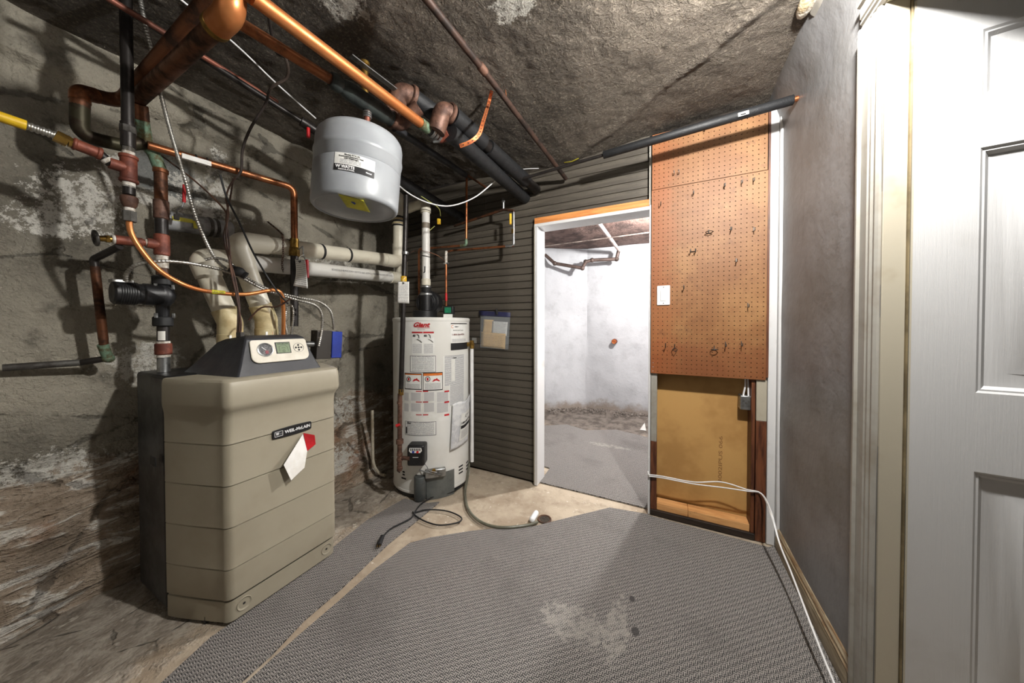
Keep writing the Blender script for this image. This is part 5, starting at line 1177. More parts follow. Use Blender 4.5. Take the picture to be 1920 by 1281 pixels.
# perforated orange strap holding the mains
ps = thing('pipe_strap', 'rusty orange perforated strap holding the insulated mains', 'strap', P(905, 230, z=2.3))
sp = [P(922, 170, z=2.375), P(916, 195, z=2.345), P(906, 228, d=1.40), P(898, 252, d=1.37), P(882, 266, d=1.36), P(862, 274, d=1.36)]
pth = smooth_path(sp, 0.01)
mbs = MB(); v = []; f = []
for i, p in enumerate(pth):
    tdir = (pth[min(i + 1, len(pth) - 1)] - pth[max(0, i - 1)]).normalized(); sdv = tdir.cross((EYE - p).normalized()).normalized() * 0.008; nn = sdv.cross(tdir).normalized() * 0.0006
    v += [p - sdv - nn, p + sdv - nn, p + sdv + nn, p - sdv + nn]
    if i: b_ = 4 * i; f += [(b_ - 4 + k, b_ - 4 + (k + 1) % 4, b_ + (k + 1) % 4, b_ + k) for k in range(4)]
mbs.add(v, f).build('strap_band', ORSTRAP, ps)
hl = MB()
for p, q_ in list(zip(pth, pth[1:]))[1::2]:
    u_ = (EYE - p).normalized(); hl.lathe([(0.0, 0.0), (0.0028, 0.0)], p + u_ * 0.0014, u_, 8)
hl.build('strap_holes', INK, ps)['kind'] = 'stuff'
MB().wire([P(948, 168, z=2.37), P(951, 190, z=2.33), P(957, 203, z=2.31), P(950, 196, z=2.33), P(944, 176, z=2.37)], 0.0012, 5).wire([P(898, 250, z=2.21), P(893, 258, z=2.19), P(902, 262, z=2.2)], 0.0012, 5).build('tie_wire', ORSTRAP, ps)
# black ceiling pipe
kp = thing('ceiling_pipe', 'thin brown black pipe crossing the stippled ceiling diagonally', 'pipe', P(900, 130, z=2.33))
q0, q1 = P(790, -14, z=2.335), P(1061, 335, y=2.09)
mid_ = P(905, 130, z=2.315)
MB().cyl(q0, mid_, 0.0145, 14).cyl(mid_, q1, 0.0135, 14).build('iron_pipe', pbr('brown_black_iron', C(70, 52, 44), C(40, 32, 28), 0.5, 0.3, scale=12), kp)
sleeve(MB(), mid_, q1 - q0, 0.045, 0.018).build('coupling', RUSTIRON, kp)
# long pipes along the left of the ceiling
lc = thing('wall_copper_run', 'reddish copper pipe along the ceiling above the concrete wall', 'pipe', P(330, 70, z=2.3))
a_, b_ = P(195, -8, z=2.30), P(520, 192, z=2.30)
MB().cyl(a_, b_, 0.0105, 12).build('copper_pipe', pbr('dull_pink_copper', C(140, 86, 70), C(96, 58, 46), 0.5, 0.5), lc)
lk = thing('wall_black_run', 'black iron pipe along the ceiling with red valve end behind the tank', 'pipe', P(450, 170, z=2.28))
a_, b_ = P(240, 20, x=-1.80), P(600, 250, x=-1.66)
MB().cyl(a_, b_, 0.013, 12).build('iron_pipe', BLACKIRON, lk); MB().cyl(b_ - dirn(a_, b_) * 0.09, b_ + dirn(a_, b_) * 0.10, 0.024, 14).build('valve_body', BLACKIRON, lk)
MB().cyl(P(578, 240, x=-1.63), P(578, 258, x=-1.63), 0.008, 10).build('valve_grip', REDPL, lk)
li = thing('insulated_wall_run', 'black insulated pipe passing behind the expansion tank to the boards', 'pipe', P(800, 370, z=2.05))
a_, b_ = P(690, 302, z=2.06), P(866, 408, y=2.11)
MB().cyl(a_, b_, 0.032, 20).build('foam_sleeve', FOAM, li); MB().torus(b_ - dirn(a_, b_) * 0.05, b_ - a_, 0.033, 0.004, 18, 6).build('foam_joint', RUBBER, li)
lg2 = thing('grey_pipe_run', 'dark pipe running from the air separator to a copper tee', 'pipe', P(800, 290, z=2.2))
a_, b_ = P(740, 240, z=2.15), P(873, 328, z=2.21)
MB().cyl(a_, b_, 0.018, 16).build('iron_pipe', pbr('blue_black_pipe', C(58, 60, 64), C(42, 42, 44), 0.4, 0.3), lg2)

# ================================================================== copper lines of the water heater
cl1 = thing('cold_water_line', 'thin copper water line rising left of the heater blower', 'water pipe', (-1.72, 1.83, HT))
s0 = Vector((-1.722, 1.83, HT - 0.002)); s1 = P(787, 467, d=2.405); s1 = Vector((s0.x, s0.y, s1.z)); s2 = P(874, 460, y=1.83); s3 = P(875, 335, y=1.83)
MB().path(fillet_path([s0, s1, s2, s3], 0.02, 6), 0.0082, 12).build('copper_pipe', COPPER, cl1)
MB().path(fillet_path([s2 + (s1 - s2).normalized() * 0.045, s2, s2 + (s3 - s2).normalized() * 0.045], 0.02, 6), 0.0105, 12).build('corroded_elbow', VERDI, cl1)
MB().hexnut(s0, s0 + Vector((0, 0, 0.03)), 0.016).build('brass_union', BRASS, cl1)
MB().path([s3, P(876, 328, y=1.80), P(912, 352, y=2.06)], 0.0082, 10).build('copper_branch', COPPERD, cl1)
cl2 = thing('hot_water_line', 'thin copper water line right of the blower with yellow lever valve', 'water pipe', (-1.467, 1.84, HT))
t0 = Vector((-1.467, 1.84, HT - 0.002)); t1 = Vector((t0.x, t0.y, P(835, 473, d=2.3).z)); t2 = P(846, 470, y=1.92); t3 = P(963, 461, y=1.985); t4 = P(963, 398, y=1.985); t5 = P(944, 393, y=1.985); t6 = P(852, 424, y=2.02)
MB().path(fillet_path([t0, t1, t2, t3], 0.015, 6), 0.0082, 12).build('copper_pipe', COPPER, cl2)
MB().path(fillet_path([t2.lerp(t1, 0.9), t1, t1 - Vector((0, 0, 0.09))], 0.012), 0.0105, 12).build('corroded_elbow', PUTTY, cl2)
MB().path(fillet_path([t3.lerp(t2, 0.12), t3, t4], 0.02, 6), 0.0098, 12).build('grey_riser', STEEL, cl2)
MB().path(fillet_path([t4, t4 + Vector((0, 0, 0.01)), t5, t6], 0.012, 4), 0.0095, 12).build('wall_pipe', COPPERD, cl2)
MB().cyl(t5, t5 + Vector((0, 0, 0.075)), 0.009, 10).hexnut(t5 + Vector((0, 0, 0.05)), t5 + Vector((0, 0, 0.075)), 0.013).build('branch_stub', STEEL, cl2)
MB().hexnut(P(962, 430, y=1.985), P(962, 438, y=1.985), 0.014).build('valve_body', BRASS, cl2)
yv = P(957, 411, y=1.96)
MB().box((-0.007, -0.038, -0.004), (0.009, 0.040, 0.004), frame(yv, RIGHT, UPZ)).build('valve_lever', YELLOWPL, cl2, bevel=0.004, label='yellow plastic lever')
sleeve(MB(), Vector((t0.x, t0.y, P(838, 557, d=2.3).z)), UPZ, 0.06, 0.0088).build('red_band', REDPL, cl2)
MB().hexnut(t0, t0 + Vector((0, 0, 0.025)), 0.015).build('brass_union', BRASS, cl2)
MB().cyl(Vector((t0.x - 0.02, t0.y, P(836, 494, d=2.3).z)), Vector((t0.x + 0.02, t0.y, P(836, 494, d=2.3).z)), 0.008, 8).build('bonding_clamp', STEEL, cl2)
bw_ = MB().wire([P(767, 476, d=2.0), P(780, 470, d=2.2), P(800, 472, d=2.22), P(822, 480, d=2.25), P(834, 490, d=2.28)], 0.0022, 6)
tag(bw_.build('bonding_wire', COPPERD), 'thin bonding wire clamped between the gas pipe and copper lines', 'wire')

# gas line of the heater
gl = thing('heater_gas_line', 'black gas pipe with yellow lever running down the front of the heater', 'gas pipe', P(750, 900, d=2.0))
g0 = P(762, 352, d=2.03); g1 = P(752, 735, d=1.99); g2 = P(750, 752, d=1.99); g3 = P(749, 800, d=1.99)
MB().cyl(g0, g1, 0.0155, 16).build('black_pipe', BLACKIRON, gl)
MB().cyl(P(757, 518, d=1.995), P(757, 532, d=1.995), 0.019, 12, bev=0.003).build('yellow_lever', YELLOWPL, gl)
sleeve(MB(), P(760, 475, d=2.01), g1 - g0, 0.02, 0.022).build('pipe_clamp', STEEL, gl)
MB().hexnut(g1 + Vector((0, 0, 0.02)), g1 - Vector((0, 0, 0.02)), 0.017).build('valve_body', BRASS, gl); MB().cyl(P(742, 799, d=1.96), P(750, 796, d=1.97), 0.009, 10).build('red_knob', REDPL, gl)
g2 = P(750, 738, d=1.99)
ir = MB().cyl(g2, P(749, 905 - 22, d=1.99), 0.0145, 14)
for yy, r_ in ((755, 0.017), (800, 0.017), (828, 0.023), (852, 0.018), (862, 0.019), (878, 0.018)): sleeve(ir, P(749.5, yy, d=1.99), UPZ, 0.03 if r_ > 0.02 else 0.02, r_)
ir.cyl(P(749, 858, d=1.99), P(768, 860, d=1.985), 0.0125, 12).build('iron_fittings', RUSTIRON, gl)

# ================================================================== cables and conduits
cw = tag(MB().conduit([P(262, -6, d=1.16), P(272, 45, d=1.16), P(285, 95, d=1.17), P(300, 170, d=1.2), P(322, 255, d=1.24), P(345, 330, d=1.28), P(368, 410, d=1.34), P(400, 480, d=1.40), P(425, 505, d=1.42)], 0.0072, 0.0105).build('steel_conduit', FLEX), 'ribbed steel conduit dropping from the ceiling to the vent pipes', 'conduit')
tag(MB().conduit([P(236, 527, d=1.20), P(238, 512, d=1.19), P(258, 496, d=1.19), P(300, 490, d=1.22), P(350, 493, d=1.29), P(415, 506, d=1.40), P(450, 520, d=1.45), P(500, 545, d=1.53), P(555, 562, d=1.60), P(590, 572, d=1.66), P(603, 590, d=1.70), P(603, 620, d=1.72), P(597, 650, d=1.70)], 0.0070, 0.0105).build('steel_conduit', FLEX), 'ribbed steel conduit from the pump terminal across to the boiler', 'conduit')
tag(MB().conduit([P(385, 487, d=1.38), P(405, 484, d=1.40), P(430, 492, d=1.43), P(455, 517, d=1.47), P(510, 545, d=1.55), P(560, 558, d=1.62), P(598, 566, d=1.68), P(620, 585, d=1.74), P(626, 618, d=1.78)], 0.0065, 0.0105).build('steel_conduit', FLEX), 'ribbed steel conduit ending at the blue relay box', 'conduit')
tag(MB().conduit([P(540, 640, d=1.66), P(535, 600, d=1.66), P(538, 576, d=1.66), P(546, 572, d=1.66), P(550, 590, d=1.66), P(546, 628, d=1.68)], 0.006, 0.0105).build('steel_conduit', FLEX), 'short looped steel conduit behind the boiler console', 'conduit')
cb = tag(MB().sphere(P(446, 509, d=1.425), 0.022, 14, 10, (0.8, 1.3, 1)).cyl(P(432, 502, d=1.42), P(462, 518, d=1.45), 0.017, 12).build('cable_tape', RUBBER), 'lump of black tape binding the steel conduits together', 'tape')
bz = thing('thermostat_wires', 'bundle of brown wires hanging from the ceiling into the console', 'wire bundle', P(445, 620, d=1.4))
for k, (pp, nm) in enumerate((([(441, 333), (430, 350), (424, 372), (428, 400), (424, 440), (432, 500), (444, 560), (452, 610), (446, 640)], 'brown_wire'), ([(300, 290), (360, 335), (404, 375), (426, 405), (420, 450), (440, 520), (449, 580), (446, 640)], 'brown_wire'),
                             ([(437, 335), (432, 370), (424, 408), (429, 450), (436, 520), (446, 575), (444, 640)], 'brown_wire'), ([(466, 600), (490, 577), (520, 575), (545, 560)], 'brown_wire'))):
    dd_ = [1.40 + 0.0 * j for j in range(len(pp))]
    MB().wire([P(a, b, d=1.375 + 0.01 * k) for a, b in pp], 0.0035, 6).build(nm, BROWNW, bz)
MB().box((-0.01, -0.012, -0.01), (0.012, 0.012, 0.01), frame(P(450, 628, d=1.38), RIGHT, UPZ)).build('wire_clip', GREYIRON, bz, bevel=0.002)
tag(MB().wire([P(413, 328, d=1.36), P(425, 370, d=1.37), P(450, 420, d=1.38), P(478, 480, d=1.42), P(515, 540, d=1.48), P(540, 570, d=1.58)], 0.004, 7).build('black_cable', RUBBER), 'thin black cable slanting across the vent elbows', 'cable')
tag(MB().wire([P(498, -10, z=2.36), P(515, 92, z=2.34), P(536, 110, z=2.27), P(538, 145, z=2.24), P(508, 165, z=2.20), P(498, 195, d=1.42), P(470, 240, d=1.45), P(455, 280, d=1.48), P(452, 320, d=1.5), P(440, 335, d=1.5)], 0.0055, 7).build('black_cable', pbr('dusty_brown_cable', C(64, 52, 44), C(40, 32, 28), 0.7)), 'dusty dark cable dangling from the ceiling over the copper pipe', 'cable')
tag(MB().wire([P(330, -8, z=2.33), P(440, 82, z=2.33), P(520, 158, z=2.30), P(592, 222, z=2.28)], 0.0032, 7).build('white_cable', WHITEPL), 'taut thin white cable along the ceiling above the tank', 'cable')
tag(MB().wire([P(742, 343, d=1.75), P(770, 365, d=1.8), P(805, 381, d=1.85), P(845, 386, d=1.9), P(890, 370, d=1.95), P(930, 338, d=2.0), P(945, 328, d=2.02)], 0.0038, 7).build('white_cable', WHITEPL), 'white cable sagging between the tank and insulated mains', 'cable')
yc = thing('extension_lead', 'yellow green lead with yellow plug hanging behind the heater vent', 'cord', P(825, 420, d=2.3))
MB().wire([P(770, 355, d=2.0), P(800, 375, d=2.1), P(822, 390, d=2.2), P(826, 405, d=2.3)], 0.0028, 6).wire([P(815, 424, d=2.3), P(806, 432, d=2.3), P(798, 440, d=2.3)], 0.003, 6).build('cord', pbr('yellow_green_cord', C(186, 190, 110), None, 0.5), yc)
MB().box((-0.012, -0.02, -0.01), (0.012, 0.022, 0.01), frame(P(823, 416, d=2.3), RIGHT, (0.2, 0, 1))).build('plug', YELLOWPL, yc, bevel=0.004)

# relay box behind the boiler
rb = thing('relay_box', 'small black relay box with blue cover behind the boiler', 'relay box', P(622, 645, x=-1.78))
RB = frame(P(612, 646, d=1.745), dirn(P(600, 646, d=1.72), P(630, 646, d=1.79)), UPZ)
MB().box((-0.05, -0.082, -0.08), (0.028, 0.078, 0.0), RB).build('box_body', pbr('worn_black_metal', C(52, 48, 44), C(120, 112, 104), 0.5, 0.2, scale=26, lo=0.62, hi=0.7), rb, bevel=0.003)
MB().box((0.029, -0.078, -0.075), (0.085, 0.075, 0.004), RB).build('blue_cover', BLUEPL, rb, bevel=0.004)
MB().cyl(RB @ Vector((-0.05, 0.0, -0.04)), RB @ Vector((-0.09, 0.0, -0.04)), 0.016, 14).build('conduit_hub', STEEL, rb)

# ================================================================== pegboard
PY = YB - 0.045
def pegsheet(name, x0, x1, z0, z1, yf, label, thick=0.005, ragged=False):
    """board with real holes on a one inch grid"""
    p = 0.0254; nx = int(round((x1 - x0) / p)); nz_ = int(round((z1 - z0) / p)); px_, pz_ = (x1 - x0) / nx, (z1 - z0) / nz_; r = 0.0027
    m = MB(); n = 8; v = []; f = []; 
    for j in range(nz_):
        for i in range(nx):
            cx, cz = x0 + (i + 0.5) * px_, z0 + (j + 0.5) * pz_; b = len(v)
            for yy in (yf, yf + thick):
                sq = [(cx + px_ / 2 * sx, yy, cz + pz_ / 2 * sz) for sx, sz in ((1, 0), (1, 1), (0, 1), (-1, 1), (-1, 0), (-1, -1), (0, -1), (1, -1))]
                v += sq + [(cx + r * math.cos(k * math.pi / 4), yy, cz + r * math.sin(k * math.pi / 4)) for k in range(n)]
            for k in range(n):
                k2 = (k + 1) % n
                f += [(b + k, b + k2, b + 8 + k2, b + 8 + k), (b + 16 + k2, b + 16 + k, b + 24 + k, b + 24 + k2), (b + 8 + k, b + 8 + k2, b + 24 + k2, b + 24 + k)]
    m.add(v, f); m.box((x0, yf + 0.0002, z0 - 0.0005), (x1, yf + thick, z0)); m.box((x1, yf + 0.0002, z0), (x1 + 0.0005, yf + thick, z1)); m.box((x0 - 0.0005, yf + 0.0002, z0), (x0, yf + thick, z1))
    o = m.build(name, PEG, sharp=30, merge=True); return tag(o, label, 'pegboard')
pegsheet('pegboard', PGX0, PGX1 - 0.010, 0.886, 2.004, PY, 'tall brown pegboard with wire hooks beside the doorway')
pegsheet('pegboard', PGX0 + 0.002, PGX1 - 0.014, 2.0045, 2.335, PY - 0.006, 'short brown pegboard strip under the insulated pipe')
struct('trim_4', MB().box((PGX1 - 0.0095, PY - 0.004, 0.90), (PGX1, YB + 0.02, 2.345)), BROWNST, 'thin brown wood strip along the edge of the pegboard', 'trim')
struct('trim_5', MB().box((PGX0, PY + 0.0055, 0.95), (PGX0 + 0.03, YB + 0.011, 2.3)).box((0.40, PY + 0.0055, 0.95), (0.44, YB + 0.011, 2.3)), BACKING, 'dark furring strips behind the pegboard', 'trim')
WIREM = pbr('zinc_wire', C(104, 100, 96), C(60, 56, 52), 0.4, 0.7)
hooks = [(1239, 384, 0), (1300, 364, 0), (1358, 350, 0), (1390, 344, 0), (1412, 340, 0), (1240, 396, 0), (1370, 431, 0), (1413, 432, 0), (1282, 540, 0), (1380, 490, 0), (1402, 574, 0),
         (1248, 649, 0), (1360, 647, 0), (1390, 646, 0), (1329, 436, 2), (1265, 652, 3), (1339, 654, 2), (1268, 326, 1), (1299, 472, 1), (1321, 245, 0), (1371, 229, 0)]
where = {0: 'straight wire peg hook', 1: 'double wire peg hook', 2: 'round wire ring hook', 3: 'square bent wire hook'}
desc = ['at the left edge of the pegboard near the doorway top', 'in the upper middle of the pegboard', 'leftmost of three in the upper right row of the pegboard', 'middle one of three in the upper right row of the pegboard', 'rightmost of three in the upper right row of the pegboard',
        'just below the top left hook of the pegboard', 'level with the upper ring at the right of the pegboard', 'at the right edge level with the upper ring', 'right of the light switch on the pegboard', 'with a dark smudge below it on the right of the pegboard', 'near the right edge below the dark smudge',
        'leftmost in the bottom row of the pegboard', 'right of the lower ring in the bottom row', 'rightmost in the bottom row of the pegboard', 'in the middle of the pegboard', 'in the bottom row left of the lower ring', 'in the bottom row of the pegboard', 'near the top left of the pegboard', 'below the upper ring of the pegboard', 'leftmost on the top strip under the insulated pipe', 'right one on the top strip under the insulated pipe']
for (px, py, kd), ds in zip(hooks, desc):
    if (px, py) == (1240, 396): continue
    yp = PY - (0.0065 if py < 300 else 0.0)
    c_ = P(px, py, y=yp); m = MB(); r_ = 0.0021
    def hk(dx=0, L=0.030, up=0.008): return [c_ + Vector((dx, 0.002, 0.016)), c_ + Vector((dx, -0.003, 0.016)), c_ + Vector((dx, -0.003, -0.006)), c_ + Vector((dx, -L, -0.008)), c_ + Vector((dx, -L - 0.002, up))]
    if kd == 0: m.path(fillet_path(hk(), 0.003, 3), r_, 6)
    elif kd == 1:
        m.path(fillet_path(hk(-0.012), 0.003, 3), r_, 6).path(fillet_path(hk(0.013), 0.003, 3), r_, 6); m.cyl(c_ + Vector((-0.014, -0.004, 0)), c_ + Vector((0.015, -0.004, 0)), r_, 6)
    elif kd == 2:
        m.path([c_ + Vector((0, 0.002, 0.016)), c_ + Vector((0, -0.003, 0.016)), c_ + Vector((0, -0.003, -0.002))], r_, 6); m.torus(c_ + Vector((0, -0.020, -0.003)), (0, 0.15, 1), 0.017, r_, 20, 6)
    else:
        m.path([c_ + Vector((0, 0.002, 0.020)), c_ + Vector((0, -0.003, 0.020)), c_ + Vector((0, -0.003, -0.002))], r_, 6); cs = [c_ + Vector(q) for q in ((0, -0.004, 0.0), (0.014, -0.018, -0.010), (0.004, -0.03, -0.022), (-0.013, -0.016, -0.012))]
        m.path(cs + [cs[0]], r_, 6)
    tag(m.build('peg_hook', WIREM), where[kd] + ' ' + ds, 'hook', 'wire hooks on the pegboard')
# light switch
sw = thing('light_switch', 'white rocker light switch on the pegboard near the doorway', 'light switch', P(1244, 554, y=PY))
SF = frame(P(1244, 554, y=PY - 0.0005), (1, 0, 0), (0, 0, 1))
slab(rrect(0.070, 0.117, 0.004), 0.0, 0.006, SF).build('cover_plate', WHITEPL, sw, bevel=0.0015)
MB().add([SF @ Vector(q) for q in ((-0.0165, -0.033, 0.006), (0.0165, -0.033, 0.006), (0.0165, 0.033, 0.006), (-0.0165, 0.033, 0.006), (-0.0165, -0.033, 0.0085), (0.0165, -0.033, 0.0085), (0.0165, 0.033, 0.011), (-0.0165, 0.033, 0.011))], [(4, 5, 6, 7), (0, 1, 5, 4), (1, 2, 6, 5), (2, 3, 7, 6), (3, 0, 4, 7)]).build('rocker', WHITEPL, sw, bevel=0.001)
for s_ in (-1, 1): MB().lathe([(0.003, 0), (0.003, 0.0008), (0, 0.001)], SF @ Vector((0, s_ * 0.048, 0.006)), (0, -1, 0), 10).build('screw', GREYIRON, sw)
# electrical box with cables below the pegboard
eb = thing('electrical_box', 'small grey metal electrical box under the pegboard', 'electrical box', P(1399, 756, y=YB + 0.0))
EF = frame(P(1399, 756, y=YB - 0.005), (1, 0, 0), (0, 0, 1))
MB().box((-0.027, -0.040, -0.06), (0.027, 0.040, 0.0), EF).build('box_body', STEEL, eb, bevel=0.004)
for u_, v_ in ((-0.012, 0.012), (0.012, 0.012), (-0.014, -0.016), (0.014, -0.016), (0.0, 0.0)): MB().lathe([(0.006, 0), (0.006, 0.0012), (0.004, 0.0012), (0.0, 0.0008)], EF @ Vector((u_, v_, 0.0)), (0, -1, 0), 12).build('knockout', GREYIRON, eb)
MB().wire([EF @ Vector(q) for q in ((-0.012, 0.036, -0.01), (-0.008, 0.06, -0.012), (-0.002, 0.10, -0.012), (0.0, 0.16, -0.03))], 0.0045, 8, 0.02).wire([EF @ Vector(q) for q in ((0.012, 0.036, -0.01), (0.012, 0.06, -0.014), (0.011, 0.10, -0.014), (0.011, 0.16, -0.03))], 0.0045, 8, 0.02).build('white_cables', WHITEPL, eb)

# insulated pipe over the pegboard
ip = thing('insulated_crossing', 'black foam insulated pipe crossing above the pegboard to the grey wall', 'pipe', P(1300, 240, y=1.87))
a_, b_ = P(1131, 291, y=1.87), P(1488, 187, y=1.87)
b_.x = min(b_.x, XR - 0.01)
MB().cyl(a_, b_, 0.0215, 24, bev=0.003).build('foam_sleeve', FOAM, ip, sharp=60)
MB().cyl(a_ - dirn(a_, b_) * 0.55, a_ + dirn(a_, b_) * 0.02, 0.009, 12).build('dark_pipe', BLACKIRON, ip); MB().cyl(b_ - dirn(a_, b_) * 0.02, b_ + dirn(a_, b_) * 0.02, 0.012, 12).build('copper_end', COPPER, ip)
fr3 = frame(P(1394, 213, y=1.87) + (EYE - P(1394, 213, y=1.87)).normalized() * 0.0250, dirn(a_, b_), UPZ)
MB().box((-0.021, -0.009, 0.0), (0.021, 0.009, 0.0006), fr3).build('white_label', LABELW, ip)
MB().box((-0.012, -0.007, 0.0008), (0.010, 0.001, 0.001), fr3).build('barcode', INK, ip)
# paper scraps tucked behind pipes
tag(MB().wire([P(944, 322, y=2.05), P(985, 317, y=2.05), P(1010, 316, y=2.05)], 0.003, 6).build('white_cable', WHITEPL), 'short white cable end above the board wall', 'cable')
tag(MB().path([P(1058, 305, y=2.04), P(1072, 303, y=2.04), P(1085, 297, y=2.04)], 0.006, 8, flat=0.2).build('yellow_scrap', YTAPE), 'small yellow scrap hanging at the ceiling edge', 'scrap')

# document bag on the boards
db = thing('document_bag', 'clear plastic bag of yellow envelopes clipped to the board wall', 'document bag', P(925, 620, y=YB - 0.02))
yw = YB - 0.0065
n = NT('clear_plastic'); CLEAR = n.set(C(190, 196, 200), 0.15, 0.0, Transmission_Weight=0.0, Alpha=0.22); CLEAR.blend_method = 'BLEND' if hasattr(CLEAR, 'blend_method') else None
def quad(pxs, y, name, mat, parent, th=0.001, uv=False):
    c4 = [P(*q, y=y) for q in pxs]
    m = MB().grid(lambda u, v: c4[3].lerp(c4[2], u).lerp(c4[0].lerp(c4[1], u), v) + Vector((0, -0.003 * math.sin(math.pi * u), 0)), 6, 6, uv=True)
    o = m.build(name, mat, parent); o.modifiers.new('thick', 'SOLIDIFY').thickness = th; return o
quad([(901, 586), (957, 587), (953, 656), (900, 652)], yw - 0.010, 'clear_sleeve', CLEAR, db)
quad([(898, 583), (957, 586), (957, 595), (899, 592)], yw - 0.0115, 'blue_zip', pbr('dark_blue_zip', C(46, 48, 84), None, 0.4), db)
quad([(907, 599), (925, 600), (924, 628), (905, 626)], yw - 0.0050, 'back_envelope', MANILA, db)
quad([(923, 602), (952, 604), (950, 630), (921, 628)], yw - 0.0062, 'white_letter', TAGPRINT, db)
quad([(902, 622), (948, 626), (947, 655), (901, 650)], yw - 0.0078, 'front_envelope', ENVPRINT, db)
MB().cyl(P(931, 580, y=yw - 0.02), P(932, 590, y=yw - 0.02), 0.008, 8).torus(P(931, 580, y=yw - 0.018), (0, 1, 0), 0.007, 0.0015, 12, 5).build('clip', RUBBER, db)

# ================================================================== white cables by the pegboard and along the right wall
def lowcab(off):
    pts = [P(1213, 890 + off, y=YB - 0.05), P(1240, 893 + off, y=YB - 0.045), P(1300, 904 + off * 1.2, y=YB - 0.045)]
    pts += [P(1352, (904 if off == 0 else 914), y=YB - 0.045), P(1400, 918 if off == 0 else 921, y=YB - 0.05), P(1428, 926 + off * 0.2, y=YB - 0.055)]
    pts += [P(1446, 960 + off * 2, x=0.462 - off * 0.001), P(1462, 1020, x=0.470 - off * 0.001), P(1484, 1075, x=0.472), P(1518, 1165, x=0.470 - off * 0.001), P(1545, 1235, x=0.470), P(1572, 1300, x=0.47)]
    return pts
tag(MB().wire(lowcab(0), 0.0034, 7).build('white_cable', WHITEPL), 'upper white cable strung across the hardboard and down to the carpet', 'cable', 'white cables by the pegboard')
tag(MB().wire(lowcab(3), 0.0034, 7).build('white_cable', WHITEPL), 'lower white cable running beside the other along the baseboard', 'cable', 'white cables by the pegboard')
tag(MB().torus(P(1216, 888, y=YB - 0.047), (1, 0, 0.2), 0.012, 0.003, 14, 6).build('cable_loop', WHITEPL), 'small white cable loop on the door jamb', 'cable')

# ================================================================== things on the floor
pc_ = thing('power_cord', 'black power cord looped on the floor before the heater', 'power cord', P(790, 985, z=0.0))
cpt = [(868, 905), (850, 922), (812, 932), (790, 945), (778, 960), (770, 972), (735, 990), (722, 1002), (714, 1012)]
MB().wire([P(a, b, z=0.016) for a, b in cpt], 0.0042, 8).wire([P(a, b, z=0.014) for a, b in ((776, 962), (800, 956), (835, 958), (858, 966), (866, 974), (855, 981), (825, 985), (800, 979), (780, 968), (774, 960))], 0.0042, 8).build('cord', RUBBER, pc_)
pl_ = P(713, 1016, z=0.022)
MB().cyl(P(717, 1006, z=0.02), P(711, 1022, z=0.022), 0.012, 12, bev=0.003).build('plug_body', RUBBER, pc_)
for s_ in (-1, 1): MB().box((-0.0007, 0, -0.003), (0.0007, 0.016, 0.003), frame(P(711, 1022, z=0.022) + RIGHT * s_ * 0.006, RIGHT, -FWDH)).build('prong', BRASS, pc_)
dh = tag(MB().wire([P(880, 868, d=2.32), P(876, 900, z=0.06), P(872, 925, z=0.014), P(878, 955, z=0.013), P(900, 978, z=0.013), P(935, 989, z=0.013), P(985, 986, z=0.013), P(1008, 979, z=0.010)], 0.0085, 10).build('drain_hose', pbr('clear_grey_hose', C(112, 112, 98), C(90, 88, 74), 0.3)), 'grey drain hose running from the heater to the floor drain', 'hose')
dc = P(1021, 974, z=0.0)
fd = thing('floor_drain', 'round rusty floor drain in the bare concrete', 'drain', dc)
MB().lathe([(0.042, 0.0), (0.042, 0.004), (0.036, 0.006), (0.032, 0.003), (0.030, -0.002)], dc, n=24).build('drain_rim', pbr('rust_rim', C(96, 66, 48), C(58, 42, 32), 0.8), fd)
MB().lathe([(0.0, 0.0012), (0.033, 0.0012)], dc, n=24).build('drain_hole', pbr('drain_dark', C(38, 32, 26), C(70, 62, 52), 0.9, scale=60), fd)
wc = thing('white_bottle_cap', 'small white plastic capsule lying beside the floor drain', 'plastic capsule', P(1000, 974, z=0.0))
a_, b_ = P(996, 977, z=0.017), P(1006, 961, z=0.017)
MB().lathe([(0, -0.003), (0.010, -0.001), (0.015, 0.005), (0.017, 0.012), (0.017, (b_ - a_).length - 0.008), (0.014, (b_ - a_).length), (0.010, (b_ - a_).length + 0.005), (0, (b_ - a_).length + 0.006)], a_, b_ - a_, 20).build('capsule_body', WHITEPL, wc, sharp=60)

# old condensate hose in the corner behind the heater
tag(MB().wire([P(698, 770, x=-2.02), P(699, 840, x=-2.02), P(701, 872, x=-2.0), P(712, 888, z=0.03), P(722, 892, z=0.02)], 0.011, 10).build('white_hose', pbr('dirty_white_hose', C(196, 188, 170), C(150, 138, 118), 0.6)), 'dirty white hose stub hanging down the wall behind the heater', 'hose')

# ================================================================== back room
wp = thing('room_water_pipe', 'dark pipe zigzagging below the ceiling of the white room', 'pipe', P(1100, 490, y=4.2))
z_ = [P(1022, 478, y=3.98), P(1040, 494, y=3.98), P(1092, 503, y=4.05), P(1098, 491, y=4.1), P(1110, 488, y=4.12), P(1156, 486, y=4.18), P(1160, 470, y=4.18), P(1108, 398, y=2.75)]
MB().path(fillet_path(z_[:7], 0.03, 5), 0.022, 12).build('iron_pipe', pbr('brown_room_pipe', C(96, 80, 74), C(66, 54, 48), 0.5, 0.3), wp)
MB().path([z_[6] - Vector((0, 0, 0.01)), z_[6] + Vector((0, -0.02, 0.01)), z_[7]], 0.020, 12).build('painted_pipe', pbr('pinkish_painted_pipe', C(206, 190, 184), C(170, 150, 144), 0.5), wp)
for q in z_[1:6]: MB().sphere(q, 0.031, 12, 8).build('pipe_fitting', MATS['brown_room_pipe'], wp)
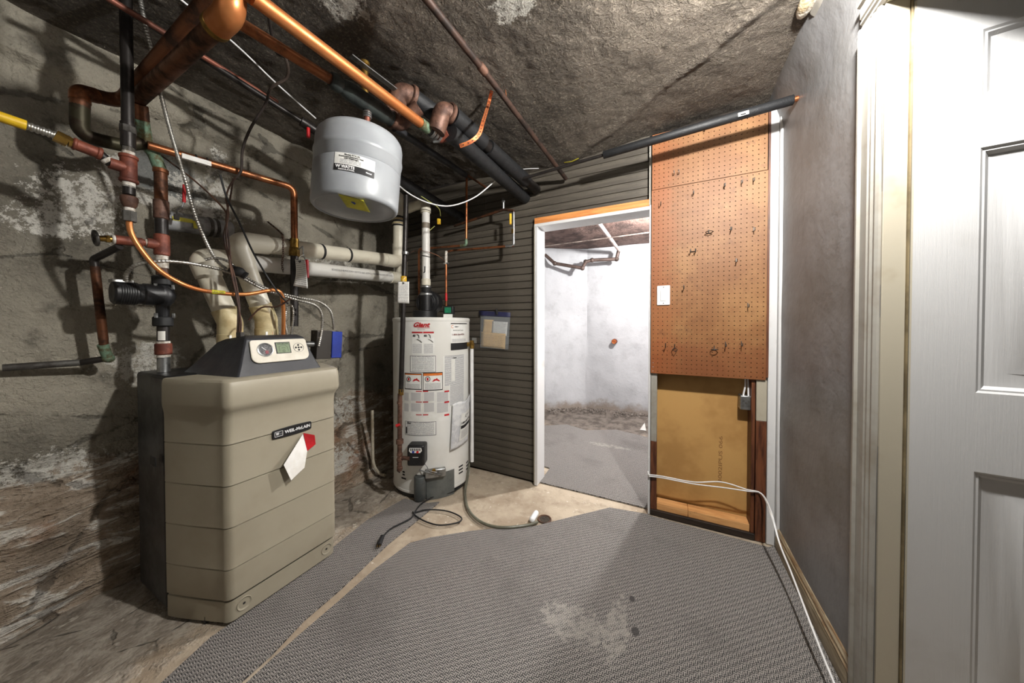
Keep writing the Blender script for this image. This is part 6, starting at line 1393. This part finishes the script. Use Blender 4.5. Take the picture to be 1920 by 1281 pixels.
tag(MB().cyl(P(1020, 462, y=3.0), P(1216, 436, y=3.4), 0.006, 8).build('ceiling_cable', pbr('dusty_cable', C(120, 108, 100), C(70, 58, 52), 0.7)), 'thin dusty cable crossing the ceiling of the back room', 'cable')
rs = P(1153, 640, y=4.38); 
wsu = thing('wall_stub', 'rusty pipe stub sticking out of the white wall', 'pipe stub', rs)
MB().cyl(rs + Vector((0, 0.02, 0)), rs + Vector((0, -0.08, 0)), 0.034, 16, bev=0.004).build('stub_pipe', REDIRON, wsu)
MB().lathe([(0.0, 0.0), (0.026, 0.0), (0.030, 0.004)], rs + Vector((0, -0.081, 0)), (0, -1, 0), 16).build('stub_cap', ORSTRAP, wsu)
lum = pbr('room_debris', C(150, 142, 134), C(90, 80, 72), 0.9, scale=30)
tag(MB().prism([(-0.035, 0), (0.03, 0.0), (0.012, 0.075)], 0, 0.012, lambda u, v, w_: Vector((P(1206, 808, z=0).x + u, P(1206, 808, z=0).y + w_ + v * 0.4, v + 0.006))).build('plaster_shard', PAPER), 'pale plaster shard on the floor of the back room', 'rubble')
# rubble along the walls of the back room (uncountable grit)
rbm = MB()
for k in range(420):
    u = R_.random(); 
    if R_.random() < 0.35: c_ = Vector((-1.5 + 0.5 * u, 4.03 + 0.33 * u, 0)) + Vector((0.2, -0.3, 0)).normalized() * (0.07 + abs(R_.gauss(0.03, 0.1)))
    else: c_ = Vector((-1.0 + 1.0 * u, 4.36 + 0.06 * u, 0)) - Vector((0, 1, 0)) * (0.08 + abs(R_.gauss(0.03, 0.12)))
    s_ = R_.uniform(0.004, 0.013); c_.z = 0.03 + R_.random() * 0.02
    rbm.sphere(c_, s_, 5, 3, (R_.uniform(0.7, 1.3), R_.uniform(0.7, 1.3), R_.uniform(0.5, 0.9)))
tag(rbm.build('floor_rubble', lum), 'dark grit and crumbs along the walls of the back room', 'rubble', kind='stuff')

# ================================================================== lamps (bare bulbs, outside the picture; the rear one is added fill)
GLOW = NT('lit_bulb_glass'); GLOW = GLOW.set(C(255, 244, 224), 0.3, Emission_Color=C(255, 240, 214), Emission_Strength=3.0)
for B_, zc_, lab in ((BULB, ZC, 'bare bulb on the ceiling beside the white door'), (BULB2, 2.245, 'bare bulb on the ceiling of the back room'), (FILLBULB, ZC, 'added fill bulb on the ceiling behind the camera')):
    lt = thing('ceiling_bulb', lab, 'lamp', (B_.x, B_.y, zc_))
    MB().lathe([(0, 0.0), (0.055, 0.0), (0.055, -0.012), (0.030, -0.035), (0.024, -0.045), (0.0, -0.045)], (B_.x, B_.y, zc_ - 0.004), n=24).build('lamp_holder', WHITEPL, lt)
    top_b = zc_ - 0.049
    g_ = MB().lathe([(0.013, 0.0), (0.014, -0.015), (0.020, -0.03)], (B_.x, B_.y, top_b), n=20).build('bulb_neck', STEEL, lt)
    if top_b - 0.03 - (B_.z + 0.045) > 0.01: MB().cyl((B_.x, B_.y, top_b - 0.03), (B_.x, B_.y, B_.z + 0.045), 0.012, 12).build('bulb_stem', STEEL, lt)
